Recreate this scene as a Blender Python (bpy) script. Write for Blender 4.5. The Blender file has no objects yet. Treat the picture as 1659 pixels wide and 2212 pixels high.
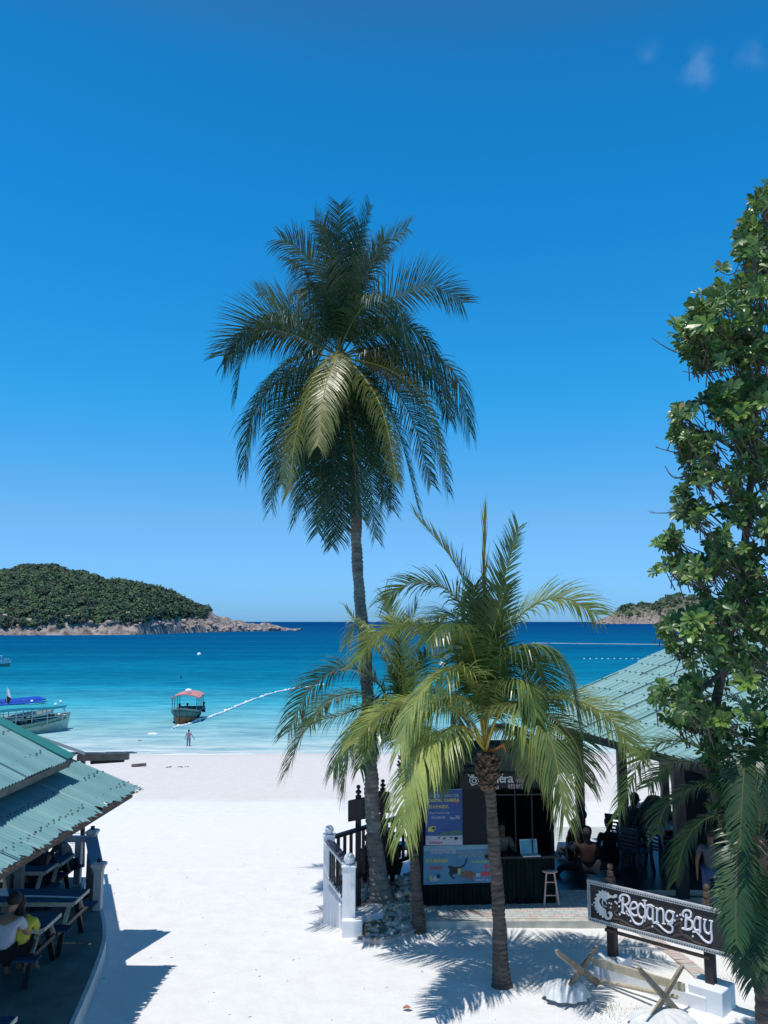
import bpy, bmesh, math, random
from mathutils import Vector, Matrix, noise
rad = math.radians
random.seed(7)
C = bpy.context.scene.collection
sc = bpy.context.scene

# ---------------------------------------------------------------- camera
H = 5.4
F = 1800.0                     # focal length in units of a 1659 x 2212 picture
TH = math.atan((1343 - 1106) / F)
cam_d = bpy.data.cameras.new('camera'); cam = bpy.data.objects.new('camera', cam_d); C.objects.link(cam)
cam_d.sensor_fit = 'VERTICAL'; cam_d.sensor_height = 36; cam_d.sensor_width = 27
cam_d.lens = F / 2212 * 36; cam_d.clip_start = .1; cam_d.clip_end = 80000
cam.location = (0, 0, H); cam.rotation_euler = (rad(90) + TH, 0, 0)
sc.camera = cam
# ---------------------------------------------------------------- light
SUN = Vector((-.17, -.20, 1)).normalized()      # direction towards the sun
elev = math.asin(SUN.z)
w = bpy.data.worlds.new('World'); sc.world = w; w.use_nodes = True
nt = w.node_tree; nt.nodes.clear()
def N(nt, t, **k):
    n = nt.nodes.new(t)
    for a, v in k.items(): setattr(n, a, v)
    return n
out = N(nt, 'ShaderNodeOutputWorld'); bg = N(nt, 'ShaderNodeBackground')
sky = N(nt, 'ShaderNodeTexSky'); sky.sky_type = 'NISHITA'; sky.sun_disc = False
sky.sun_elevation = elev; sky.sun_rotation = math.atan2(SUN.x, SUN.y)
sky.altitude = 0; sky.air_density = 1.0; sky.dust_density = .2; sky.ozone_density = 3.0
tc = N(nt, 'ShaderNodeTexCoord'); sep = N(nt, 'ShaderNodeSeparateXYZ')
nt.links.new(tc.outputs['Generated'], sep.inputs[0])
ramp = N(nt, 'ShaderNodeValToRGB'); nt.links.new(sep.outputs['Z'], ramp.inputs[0])
SKYR = [(0.0, (.26, .62, 1.36)), (.055, (.35, .74, 1.34)), (.12, (.42, .83, 1.2)), (.26, (.15, 1.02, 1.42)), (.46, (.07, 1.0, 1.50)), (.58, (.08, .94, 1.38)), (.72, (.40, .62, .72))]
SKYK = 1.0
ramp.color_ramp.elements[0].position = 0; ramp.color_ramp.elements[1].position = SKYR[-1][0]
for p, c in SKYR[1:-1]: ramp.color_ramp.elements.new(p)
for e, (p, c) in zip(ramp.color_ramp.elements, SKYR): e.position = p; e.color = (c[0]*.5, c[1]*.5, c[2]*.5, 1)
mul = N(nt, 'ShaderNodeMixRGB', blend_type='MULTIPLY'); mul.inputs[0].default_value = 1
nt.links.new(sky.outputs[0], mul.inputs[1]); nt.links.new(ramp.outputs[0], mul.inputs[2])
mul2 = N(nt, 'ShaderNodeMixRGB', blend_type='MULTIPLY'); mul2.inputs[0].default_value = 1
nt.links.new(mul.outputs[0], mul2.inputs[1]); mul2.inputs[2].default_value = (2*SKYK, 2*SKYK, 2*SKYK, 1)
bg.inputs['Strength'].default_value = .12
nt.links.new(bg.outputs[0], out.inputs[0])
# three faint wisps of cloud, high up on the right
def raydir(x, y):
    X = x - 829.5; Y = 1106 - y
    return Vector((X, F*math.cos(TH) - Y*math.sin(TH), F*math.sin(TH) + Y*math.cos(TH)))
prev = mul2.outputs[0]
nz = N(nt, 'ShaderNodeTexNoise'); nz.inputs['Scale'].default_value = 32; nz.inputs['Detail'].default_value = 6
nt.links.new(tc.outputs['Generated'], nz.inputs['Vector'])
for (x, y, r, k) in ((1508, 147, .027, 1.7), (1402, 112, .016, .8), (1622, 128, .024, .9)):
    d = raydir(x, y).normalized()
    vs = N(nt, 'ShaderNodeVectorMath', operation='DISTANCE'); nt.links.new(tc.outputs['Generated'], vs.inputs[0]); vs.inputs[1].default_value = d
    mr = N(nt, 'ShaderNodeMapRange', interpolation_type='SMOOTHSTEP'); nt.links.new(vs.outputs['Value'], mr.inputs[0])
    mr.inputs[1].default_value = 0; mr.inputs[2].default_value = r; mr.inputs[3].default_value = 1; mr.inputs[4].default_value = 0
    m2 = N(nt, 'ShaderNodeMapRange'); nt.links.new(nz.outputs[0], m2.inputs[0]); m2.inputs[1].default_value = .44; m2.inputs[2].default_value = .7
    m3 = N(nt, 'ShaderNodeMath', operation='MULTIPLY'); nt.links.new(mr.outputs[0], m3.inputs[0]); nt.links.new(m2.outputs[0], m3.inputs[1])
    m4 = N(nt, 'ShaderNodeMath', operation='MULTIPLY'); nt.links.new(m3.outputs[0], m4.inputs[0]); m4.inputs[1].default_value = k
    mx = N(nt, 'ShaderNodeMixRGB', blend_type='ADD'); mx.inputs[2].default_value = (.55, .55, .5, 1)
    nt.links.new(m4.outputs[0], mx.inputs[0]); nt.links.new(prev, mx.inputs[1]); prev = mx.outputs[0]
nt.links.new(prev, bg.inputs[0])
sd = bpy.data.lights.new('sun', 'SUN'); sun = bpy.data.objects.new('sun', sd); C.objects.link(sun)
sd.energy = 3.65; sd.angle = rad(.5); sd.color = (1, .965, .9)
sun.rotation_euler = (-SUN).to_track_quat('-Z', 'Y').to_euler(); sun.location = (0, 0, 30)
sc.view_settings.view_transform = 'Standard'; sc.view_settings.look = 'None'
sc.view_settings.exposure = 0; sc.view_settings.gamma = 1
sc.cycles.use_denoising = True
sc.cycles.max_bounces = 8; sc.cycles.transparent_max_bounces = 16

# ---------------------------------------------------------------- pixel -> place
def at_z(x, y, z=0.0):
    d = raydir(x, y); t = (z - H) / d.z
    return Vector((d.x*t, d.y*t, z))
def at_y(x, y, Y):
    d = raydir(x, y); t = Y / d.y
    return Vector((d.x*t, Y, H + d.z*t))
def on_plane(x, y, P, n):
    d = raydir(x, y); o = Vector((0, 0, H)); t = (P - o).dot(n) / d.dot(n)
    return o + d*t

# ---------------------------------------------------------------- materials
MATS = {}
def mat(name, col, rough=.7, var=.15, scale=8, bump=.0, bscale=None, spec=.5, metal=0, col2=None, trans=0, stretch=None, rnd=0, detail=4):
    if name in MATS: return MATS[name]
    m = bpy.data.materials.new(name); m.use_nodes = True; t = m.node_tree
    b = t.nodes['Principled BSDF']; b.inputs['Roughness'].default_value = rough; b.inputs['Metallic'].default_value = metal
    b.inputs['Specular IOR Level'].default_value = spec
    c = N(t, 'ShaderNodeTexCoord'); mp = N(t, 'ShaderNodeMapping'); t.links.new(c.outputs['Object'], mp.inputs[0])
    if stretch: mp.inputs['Scale'].default_value = stretch
    n = N(t, 'ShaderNodeTexNoise'); n.inputs['Scale'].default_value = scale; n.inputs['Detail'].default_value = detail
    t.links.new(mp.outputs[0], n.inputs['Vector'])
    r = N(t, 'ShaderNodeValToRGB'); t.links.new(n.outputs[0], r.inputs[0])
    r.color_ramp.elements[0].position = .3; r.color_ramp.elements[1].position = .7
    if col2 is None: col2 = tuple(min(1, v*(1+var)) for v in col); lo = tuple(v*(1-var) for v in col)
    else: lo = col
    r.color_ramp.elements[0].color = (*lo, 1); r.color_ramp.elements[1].color = (*col2, 1)
    src = r.outputs[0]
    if rnd:
        oi = N(t, 'ShaderNodeObjectInfo'); hs = N(t, 'ShaderNodeHueSaturation')
        mr = N(t, 'ShaderNodeMapRange'); t.links.new(oi.outputs['Random'], mr.inputs[0]); mr.inputs[3].default_value = 1-rnd; mr.inputs[4].default_value = 1+rnd
        mh = N(t, 'ShaderNodeMapRange'); t.links.new(oi.outputs['Random'], mh.inputs[0]); mh.inputs[3].default_value = .5+rnd*.04; mh.inputs[4].default_value = .5-rnd*.05
        t.links.new(mr.outputs[0], hs.inputs['Value']); t.links.new(mh.outputs[0], hs.inputs['Hue']); t.links.new(src, hs.inputs['Color']); src = hs.outputs[0]
    t.links.new(src, b.inputs['Base Color'])
    if bump:
        n2 = N(t, 'ShaderNodeTexNoise'); n2.inputs['Scale'].default_value = bscale or scale*3; n2.inputs['Detail'].default_value = 6
        t.links.new(mp.outputs[0], n2.inputs['Vector'])
        bp = N(t, 'ShaderNodeBump'); bp.inputs['Strength'].default_value = bump; bp.inputs['Distance'].default_value = .02
        t.links.new(n2.outputs[0], bp.inputs['Height']); t.links.new(bp.outputs[0], b.inputs['Normal'])
    if trans:
        tr = N(t, 'ShaderNodeBsdfTranslucent'); mx = N(t, 'ShaderNodeMixShader'); mx.inputs[0].default_value = trans
        t.links.new(src, tr.inputs[0]); t.links.new(b.outputs[0], mx.inputs[1]); t.links.new(tr.outputs[0], mx.inputs[2])
        t.links.new(mx.outputs[0], t.nodes['Material Output'].inputs[0])
    MATS[name] = m
    return m
WHITE = mat('white_paint', (.80, .81, .82), .6, .06, 5, .1)
DARKW = mat('dark_stained_wood', (.018, .016, .018), .55, .35, 14, .3, stretch=(1, 1, .15))
BROWNW = mat('brown_wood', (.09, .05, .035), .6, .3, 12, .3)
GREYW = mat('weathered_wood', (.27, .22, .16), .8, .3, 10, .4, stretch=(.4, .4, 1))
PALEW = mat('pale_wood', (.50, .43, .30), .8, .15, 10, .3)
PINKW = mat('pink_wood', (.72, .48, .42), .6, .1, 10)
BLUEW = mat('blue_painted_wood', (.09, .16, .26), .5, .3, 9, .3, stretch=(.3, 3, 1))
CREAMW = mat('worn_cream_wood', (.42, .42, .36), .8, .25, 20)
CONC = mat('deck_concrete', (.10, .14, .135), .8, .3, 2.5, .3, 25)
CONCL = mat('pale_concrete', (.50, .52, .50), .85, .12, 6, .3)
SKIN = mat('skin', (.30, .17, .11), .55, .08, 6)
SKIND = mat('skin_dark', (.16, .085, .055), .55, .08, 6)
HAIR = mat('black_hair', (.012, .010, .010), .75, .3, 40)
TEAL = mat('teal_roof_sheet', (.115, .265, .285), .42, .0, 1.3, .0, spec=.5, col2=(.215, .40, .41), detail=9, stretch=(.35, 2.2, 1))
TEALD = mat('green_ridge_sheet', (.035, .20, .165), .45, .1, 3)
RUST = mat('rusty_edge', (.10, .05, .035), .9, .5, 20, .4)
SCREW = mat('screw', (.02, .07, .07), .6, .4, 30)
BLACK = mat('black_void', (.006, .008, .012), .6, .3, 8)
PLAST = mat('dark_plastic', (.02, .03, .05), .35, .2, 5)
def cloth(name, c): return mat(name, c, .85, .12, 14, .2)

# ---------------------------------------------------------------- mesh builder
class MB:
    def __init__(s): s.v = []; s.f = []; s.m = []; s.mi = 0
    def add(s, vs, fs):
        o = len(s.v); s.v += [Vector(p) for p in vs]; s.f += [tuple(i+o for i in q) for q in fs]; s.m += [s.mi]*len(fs)
    def box(s, c, size, R=None):
        hx, hy, hz = size[0]/2, size[1]/2, size[2]/2
        p = [Vector((a*hx, b*hy, d*hz)) for a in (-1, 1) for b in (-1, 1) for d in (-1, 1)]
        if R: p = [R @ q for q in p]
        s.add([q + Vector(c) for q in p], [(0,1,3,2),(4,6,7,5),(0,4,5,1),(2,3,7,6),(0,2,6,4),(1,5,7,3)])
    def beam(s, a, b, w, h, up=(0,0,1)):     # a bar from a to b, w wide, h high
        a = Vector(a); b = Vector(b); d = (b-a).normalized(); u = Vector(up)
        sx = d.cross(u)
        if sx.length < 1e-3: sx = d.cross(Vector((1,0,0)))
        sx.normalize(); uz = sx.cross(d).normalized()
        p = [q + sx*(i*w/2) + uz*(j*h/2) for q in (a, b) for i in (-1, 1) for j in (-1, 1)]
        s.add(p, [(0,1,3,2),(4,6,7,5),(0,4,5,1),(2,3,7,6),(0,2,6,4),(1,5,7,3)])
    def tube(s, pts, rs, n=8, cap=True):
        pts = [Vector(p) for p in pts]
        if not hasattr(rs, '__len__'): rs = [rs]*len(pts)
        o = len(s.v); ref = None
        for i, p in enumerate(pts):
            d = (pts[min(i+1, len(pts)-1)] - pts[max(i-1, 0)]).normalized()
            if ref is None:
                ref = Vector((1,0,0)) if abs(d.x) < .8 else Vector((0,1,0))
            a = (ref - d*ref.dot(d)).normalized(); b = d.cross(a); ref = a
            for k in range(n):
                t = 2*math.pi*k/n; s.v.append(p + (a*math.cos(t) + b*math.sin(t))*rs[i])
        for i in range(len(pts)-1):
            for k in range(n):
                s.f.append((o+i*n+k, o+i*n+(k+1) % n, o+(i+1)*n+(k+1) % n, o+(i+1)*n+k)); s.m.append(s.mi)
        if cap:
            s.f.append(tuple(o+k for k in range(n))[::-1]); s.m.append(s.mi)
            e = o+(len(pts)-1)*n; s.f.append(tuple(e+k for k in range(n))); s.m.append(s.mi)
    def lathe(s, c, prof, n=16):             # prof: (radius, z)
        s.tube_rings(c, [(r, z) for r, z in prof], n)
    def tube_rings(s, c, prof, n):
        o = len(s.v); c = Vector(c)
        for r, z in prof:
            for k in range(n):
                t = 2*math.pi*k/n; s.v.append(c + Vector((r*math.cos(t), r*math.sin(t), z)))
        for i in range(len(prof)-1):
            for k in range(n):
                s.f.append((o+i*n+k, o+i*n+(k+1) % n, o+(i+1)*n+(k+1) % n, o+(i+1)*n+k)); s.m.append(s.mi)
        s.f.append(tuple(o+k for k in range(n))[::-1]); s.m.append(s.mi)
        e = o+(len(prof)-1)*n; s.f.append(tuple(e+k for k in range(n))); s.m.append(s.mi)
    def ball(s, c, r, n=14, k=8, sc=(1,1,1)):
        prof = [(max(.001, r*math.sin(math.pi*i/k)), -r*math.cos(math.pi*i/k)) for i in range(k+1)]
        o = len(s.v); s.tube_rings((0,0,0), prof, n); c = Vector(c)
        for i in range(o, len(s.v)): s.v[i] = Vector((s.v[i].x*sc[0], s.v[i].y*sc[1], s.v[i].z*sc[2])) + c
    def prism(s, poly, off):                 # planar polygon (3-D points) thickened by the vector off
        n = len(poly); off = Vector(off)
        s.add([Vector(p) for p in poly] + [Vector(p)+off for p in poly],
              [tuple(range(n))[::-1], tuple(range(n, 2*n))] + [(i, (i+1) % n, n+(i+1) % n, n+i) for i in range(n)])
    def build(s, name, mats, parent=None, smooth=False, bevel=0, kind=None):
        if not isinstance(mats, (list, tuple)): mats = [mats]
        me = bpy.data.meshes.new(name); org = root_loc(parent) if parent else Vector((0,0,0))
        me.from_pydata([p-org for p in s.v], [], s.f); me.update()
        for m in mats: me.materials.append(m)
        if len(mats) > 1: me.polygons.foreach_set('material_index', s.m)
        if smooth: me.polygons.foreach_set('use_smooth', [True]*len(me.polygons))
        bm = bmesh.new(); bm.from_mesh(me); bmesh.ops.recalc_face_normals(bm, faces=bm.faces)
        if bevel: bmesh.ops.bevel(bm, geom=[e for e in bm.edges if e.is_manifold and e.calc_face_angle(0) > .6], offset=bevel, segments=1, affect='EDGES')
        bm.to_mesh(me); bm.free()
        o = bpy.data.objects.new(name, me); C.objects.link(o)
        if parent: o.parent = parent
        if kind: o['kind'] = kind
        return o
def root_loc(o):
    while o.parent: o = o.parent
    return Vector(o.location)
def tag(o, label, cat, group=None, kind=None):
    o['label'] = label; o['category'] = cat
    if group: o['group'] = group
    if kind: o['kind'] = kind
    return o
def thing(name, loc, label, cat, group=None):
    o = bpy.data.objects.new(name, None); o.empty_display_size = .2; o.location = loc; C.objects.link(o)
    return tag(o, label, cat, group)
def copy_tree(o, parent=None):
    c = o.copy(); C.objects.link(c)
    if parent: c.parent = parent
    for ch in [x for x in KIDS.get(o.name, o.children)]: copy_tree(ch, c)
    return c
KIDS = {}
def spline(P, m):
    P = [Vector(p) for p in P]; Q = [P[0]*2-P[1]] + P + [P[-1]*2-P[-2]]; r = []
    for i in range(1, len(Q)-2):
        for k in range(m):
            t = k/m; a, b, c, d = Q[i-1], Q[i], Q[i+1], Q[i+2]
            r.append(.5*((2*b) + (c-a)*t + (2*a-5*b+4*c-d)*t*t + (3*b-a-3*c+d)*t**3))
    r.append(P[-1]); return r
def fn(x, y, z=0): return noise.noise(Vector((x, y, z)))

# ---------------------------------------------------------------- setting
SEA = -1.8
def sand_z(x, y):
    e = 0
    if y > 24: e = -.4*((min(y, 28.2)-24)/4.2)**1.5
    if y > 28.2: e = -.4 - (y-28.2)/(47.2-28.2)*1.4
    if y > 55: e = -2.4 - (y-55)*.02
    w_ = 1 if y < 26 else .35
    return e + w_*(.03*fn(x*.35, y*.35, 2) + .018*fn(x*1.3, y*1.3, 5) + .010*fn(x*4, y*4, 9)) + .06*fn(x*.06, y*.06)*(1 if y > 40 else 0)
def grid_sheet(name, xs, ys, zf, m, kind='structure', smooth=True):
    v = [(x, y, zf(x, y)) for y in ys for x in xs]; nx = len(xs)
    f = [(j*nx+i, j*nx+i+1, (j+1)*nx+i+1, (j+1)*nx+i) for j in range(len(ys)-1) for i in range(nx-1)]
    me = bpy.data.meshes.new(name); me.from_pydata(v, [], f); me.update(); me.materials.append(m)
    if smooth: me.polygons.foreach_set('use_smooth', [True]*len(me.polygons))
    o = bpy.data.objects.new(name, me); C.objects.link(o); o['kind'] = kind
    return o
def sand_mat():
    m = bpy.data.materials.new('sand'); m.use_nodes = True; t = m.node_tree; b = t.nodes['Principled BSDF']
    b.inputs['Roughness'].default_value = .9; b.inputs['Specular IOR Level'].default_value = .15
    c = N(t, 'ShaderNodeTexCoord'); s = N(t, 'ShaderNodeSeparateXYZ'); t.links.new(c.outputs['Object'], s.inputs[0])
    n = N(t, 'ShaderNodeTexNoise'); n.inputs['Scale'].default_value = .35; n.inputs['Detail'].default_value = 5; t.links.new(c.outputs['Object'], n.inputs['Vector'])
    ma = N(t, 'ShaderNodeMath', operation='MULTIPLY_ADD'); t.links.new(n.outputs[0], ma.inputs[0]); ma.inputs[1].default_value = 2.2; t.links.new(s.outputs['Y'], ma.inputs[2])
    mr = N(t, 'ShaderNodeMapRange'); t.links.new(ma.outputs[0], mr.inputs[0]); mr.inputs[1].default_value = 20; mr.inputs[2].default_value = 50
    r = N(t, 'ShaderNodeValToRGB'); t.links.new(mr.outputs[0], r.inputs[0]); e = r.color_ramp.elements
    e[0].position = .29; e[0].color = (.80, .785, .775, 1); e[1].position = .98; e[1].color = (.60, .56, .53, 1)
    for p, cc in ((.33, (.72, .67, .64)), (.86, (.70, .655, .63))): q = e.new(p); q.color = (*cc, 1)
    n2 = N(t, 'ShaderNodeTexNoise'); n2.inputs['Scale'].default_value = 3; n2.inputs['Detail'].default_value = 9; n2.inputs['Roughness'].default_value = .7; t.links.new(c.outputs['Object'], n2.inputs['Vector'])
    r2 = N(t, 'ShaderNodeValToRGB'); t.links.new(n2.outputs[0], r2.inputs[0]); r2.color_ramp.elements[0].position = .25; r2.color_ramp.elements[0].color = (.90, .89, .87, 1); r2.color_ramp.elements[1].position = .6; r2.color_ramp.elements[1].color = (1, 1, 1, 1)
    mx = N(t, 'ShaderNodeMixRGB', blend_type='MULTIPLY'); mx.inputs[0].default_value = 1; t.links.new(r.outputs[0], mx.inputs[1]); t.links.new(r2.outputs[0], mx.inputs[2])
    t.links.new(mx.outputs[0], b.inputs['Base Color'])
    n3 = N(t, 'ShaderNodeTexNoise'); n3.inputs['Scale'].default_value = 7; n3.inputs['Detail'].default_value = 8; n3.inputs['Roughness'].default_value = .65; t.links.new(c.outputs['Object'], n3.inputs['Vector'])
    bp = N(t, 'ShaderNodeBump'); bp.inputs['Strength'].default_value = .42; bp.inputs['Distance'].default_value = .05
    vo = N(t, 'ShaderNodeTexVoronoi', feature='SMOOTH_F1'); vo.inputs['Scale'].default_value = 2.6; vo.inputs['Smoothness'].default_value = .6; vo.inputs['Randomness'].default_value = 1
    n7 = N(t, 'ShaderNodeTexNoise'); n7.inputs['Scale'].default_value = 1.5; n7.inputs['Detail'].default_value = 3; t.links.new(c.outputs['Object'], n7.inputs['Vector'])
    va = N(t, 'ShaderNodeMixRGB'); va.inputs[0].default_value = .25; t.links.new(c.outputs['Object'], va.inputs[1]); t.links.new(n7.outputs['Color'], va.inputs[2]); t.links.new(va.outputs[0], vo.inputs['Vector'])
    sm = N(t, 'ShaderNodeMath', operation='MULTIPLY_ADD'); t.links.new(vo.outputs['Distance'], sm.inputs[0]); sm.inputs[1].default_value = 1.3; t.links.new(n3.outputs[0], sm.inputs[2])
    t.links.new(sm.outputs[0], bp.inputs['Height']); t.links.new(bp.outputs[0], b.inputs['Normal'])
    return m
SAND = sand_mat()
def steps(*segs):
    r = []
    for a, b, n in segs: r += [a+(b-a)*i/n for i in range(n)]
    return r + [segs[-1][1]]
grid_sheet('sand', steps((-600, -40, 8), (-40, -9, 40), (-9, 9, 150), (9, 40, 40), (40, 600, 8)), steps((-30, 8, 10), (8, 19, 110), (19, 60, 100), (60, 120, 6)), sand_z, SAND)
def sea_mat():
    m = bpy.data.materials.new('sea_water'); m.use_nodes = True; t = m.node_tree; b = t.nodes['Principled BSDF']
    b.inputs['Roughness'].default_value = .22; b.inputs['Specular IOR Level'].default_value = 0.0; b.inputs['IOR'].default_value = 1.33
    c = N(t, 'ShaderNodeTexCoord'); s = N(t, 'ShaderNodeSeparateXYZ'); t.links.new(c.outputs['Object'], s.inputs[0])
    n = N(t, 'ShaderNodeTexNoise'); n.inputs['Scale'].default_value = .035; n.inputs['Detail'].default_value = 4
    mp = N(t, 'ShaderNodeMapping'); mp.inputs['Scale'].default_value = (.35, 1, 1); t.links.new(c.outputs['Object'], mp.inputs[0]); t.links.new(mp.outputs[0], n.inputs['Vector'])
    lg = N(t, 'ShaderNodeMath', operation='LOGARITHM'); t.links.new(s.outputs['Y'], lg.inputs[0]); lg.inputs[1].default_value = 10
    ad = N(t, 'ShaderNodeMath', operation='MULTIPLY_ADD'); t.links.new(n.outputs[0], ad.inputs[0]); ad.inputs[1].default_value = .09; t.links.new(lg.outputs[0], ad.inputs[2])
    mr = N(t, 'ShaderNodeMapRange'); t.links.new(ad.outputs[0], mr.inputs[0]); mr.inputs[1].default_value = 1.6; mr.inputs[2].default_value = 3.4
    r = N(t, 'ShaderNodeValToRGB'); t.links.new(mr.outputs[0], r.inputs[0]); e = r.color_ramp.elements
    def ps(Y): return (math.log10(Y) + .045 - 1.6)/1.8
    L = [(45, (.66, .66, .64)), (49, (.54, .65, .64)), (55, (.38, .59, .61)), (62, (.21, .51, .57)), (75, (.060, .39, .50)), (95, (.012, .27, .41)), (125, (.004, .185, .315)), (230, (.003, .125, .255)), (600, (.003, .09, .225)), (2200, (.003, .065, .20))]
    e[0].position = ps(L[0][0]); e[0].color = (*L[0][1], 1); e[1].position = min(1, ps(L[-1][0])); e[1].color = (*L[-1][1], 1)
    for Y, cc in L[1:-1]: q = e.new(ps(Y)); q.color = (*cc, 1)
    # speckle: dark sides of wavelets put into the colour; wind streaks
    n4 = N(t, 'ShaderNodeTexNoise'); n4.inputs['Scale'].default_value = .8; n4.inputs['Detail'].default_value = 6; n4.inputs['Roughness'].default_value = .7
    mp4 = N(t, 'ShaderNodeMapping'); mp4.inputs['Scale'].default_value = (.35, 1, 1); t.links.new(c.outputs['Object'], mp4.inputs[0]); t.links.new(mp4.outputs[0], n4.inputs['Vector'])
    r4 = N(t, 'ShaderNodeValToRGB'); t.links.new(n4.outputs[0], r4.inputs[0]); r4.color_ramp.elements[0].position = .36; r4.color_ramp.elements[0].color = (.50, .66, .74, 1); r4.color_ramp.elements[1].position = .62; r4.color_ramp.elements[1].color = (1.08, 1.05, 1.03, 1)
    mx = N(t, 'ShaderNodeMixRGB', blend_type='MULTIPLY'); mx.inputs[0].default_value = 1; t.links.new(r.outputs[0], mx.inputs[1]); t.links.new(r4.outputs[0], mx.inputs[2])
    n6 = N(t, 'ShaderNodeTexNoise'); n6.inputs['Scale'].default_value = .05; n6.inputs['Detail'].default_value = 5
    mp6 = N(t, 'ShaderNodeMapping'); mp6.inputs['Scale'].default_value = (.12, 1, 1); t.links.new(c.outputs['Object'], mp6.inputs[0]); t.links.new(mp6.outputs[0], n6.inputs['Vector'])
    r6 = N(t, 'ShaderNodeValToRGB'); t.links.new(n6.outputs[0], r6.inputs[0]); r6.color_ramp.elements[0].position = .4; r6.color_ramp.elements[0].color = (.86, .88, .9, 1); r6.color_ramp.elements[1].position = .65; r6.color_ramp.elements[1].color = (1.12, 1.12, 1.1, 1)
    mx6 = N(t, 'ShaderNodeMixRGB', blend_type='MULTIPLY'); mx6.inputs[0].default_value = 1; t.links.new(mx.outputs[0], mx6.inputs[1]); t.links.new(r6.outputs[0], mx6.inputs[2])
    t.links.new(mx6.outputs[0], b.inputs['Base Color'])
    n5 = N(t, 'ShaderNodeTexNoise'); n5.inputs['Scale'].default_value = 1.6; n5.inputs['Detail'].default_value = 7; n5.inputs['Roughness'].default_value = .62
    mp5 = N(t, 'ShaderNodeMapping'); mp5.inputs['Scale'].default_value = (.45, 1, 1); t.links.new(c.outputs['Object'], mp5.inputs[0]); t.links.new(mp5.outputs[0], n5.inputs['Vector'])
    bp = N(t, 'ShaderNodeBump'); bp.inputs['Strength'].default_value = 1; bp.inputs['Distance'].default_value = .10
    t.links.new(n5.outputs[0], bp.inputs['Height']); t.links.new(bp.outputs[0], b.inputs['Normal'])
    return m
SEAM = sea_mat()
def sea_z(x, y): return SEA
grid_sheet('water', steps((-50000, -500, 8), (-500, 500, 40), (500, 50000, 8)), steps((43, 200, 30), (200, 2000, 12), (2000, 60000, 10)), sea_z, SEAM)
FOAM = mat('foam', (.86, .88, .9), .8, .05, 30)
mb = MB(); rr = random.Random(3)
def foamline(y0, amp, wid, x0, x1, n, seed, gaps=.2):
    P = []
    for i in range(n+1):
        x = x0+(x1-x0)*i/n
        y = y0 + amp*fn(x*.09, seed) + amp*.5*fn(x*.4, seed+3)
        ww = wid*max(0, .5 + 1.1*fn(x*.25, seed+7))
        P.append((x, y, ww))
    for a, b in zip(P, P[1:]):
        if a[2] + b[2] < .02: continue
        mb.add([(a[0], a[1]-a[2]/2, SEA+.008), (b[0], b[1]-b[2]/2, SEA+.008), (b[0], b[1]+b[2]/2, SEA+.008), (a[0], a[1]+a[2]/2, SEA+.008)], [(0,1,2,3)])
foamline(46.9, .5, .55, -60, 60, 700, 1); foamline(48.2, .8, .3, -60, 60, 700, 9); foamline(50.2, .8, .12, -60, 60, 700, 21)
tag(mb.build('foam', FOAM, kind='stuff'), 'thin white foam of small waves along the waterline', 'foam')
# wake of a boat far out on the right
mb = MB(); a = at_z(1150, 1389, SEA); b = at_z(1560, 1393.5, SEA); n = 160
for i in range(n):
    p = a.lerp(b, i/n); q = a.lerp(b, (i+1)/n)
    w1 = 2.6*(.5+.5*abs(fn(i*.21, 4))); w2 = 2.6*(.5+.5*abs(fn((i+1)*.21, 4)))
    mb.add([p-Vector((0, w1, -.02)), q-Vector((0, w2, -.02)), q+Vector((0, w2, .02)), p+Vector((0, w1, .02))], [(0,1,2,3)])
tag(mb.build('wake', FOAM, kind='stuff'), 'long white boat wake across the deep blue sea', 'wake')

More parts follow.
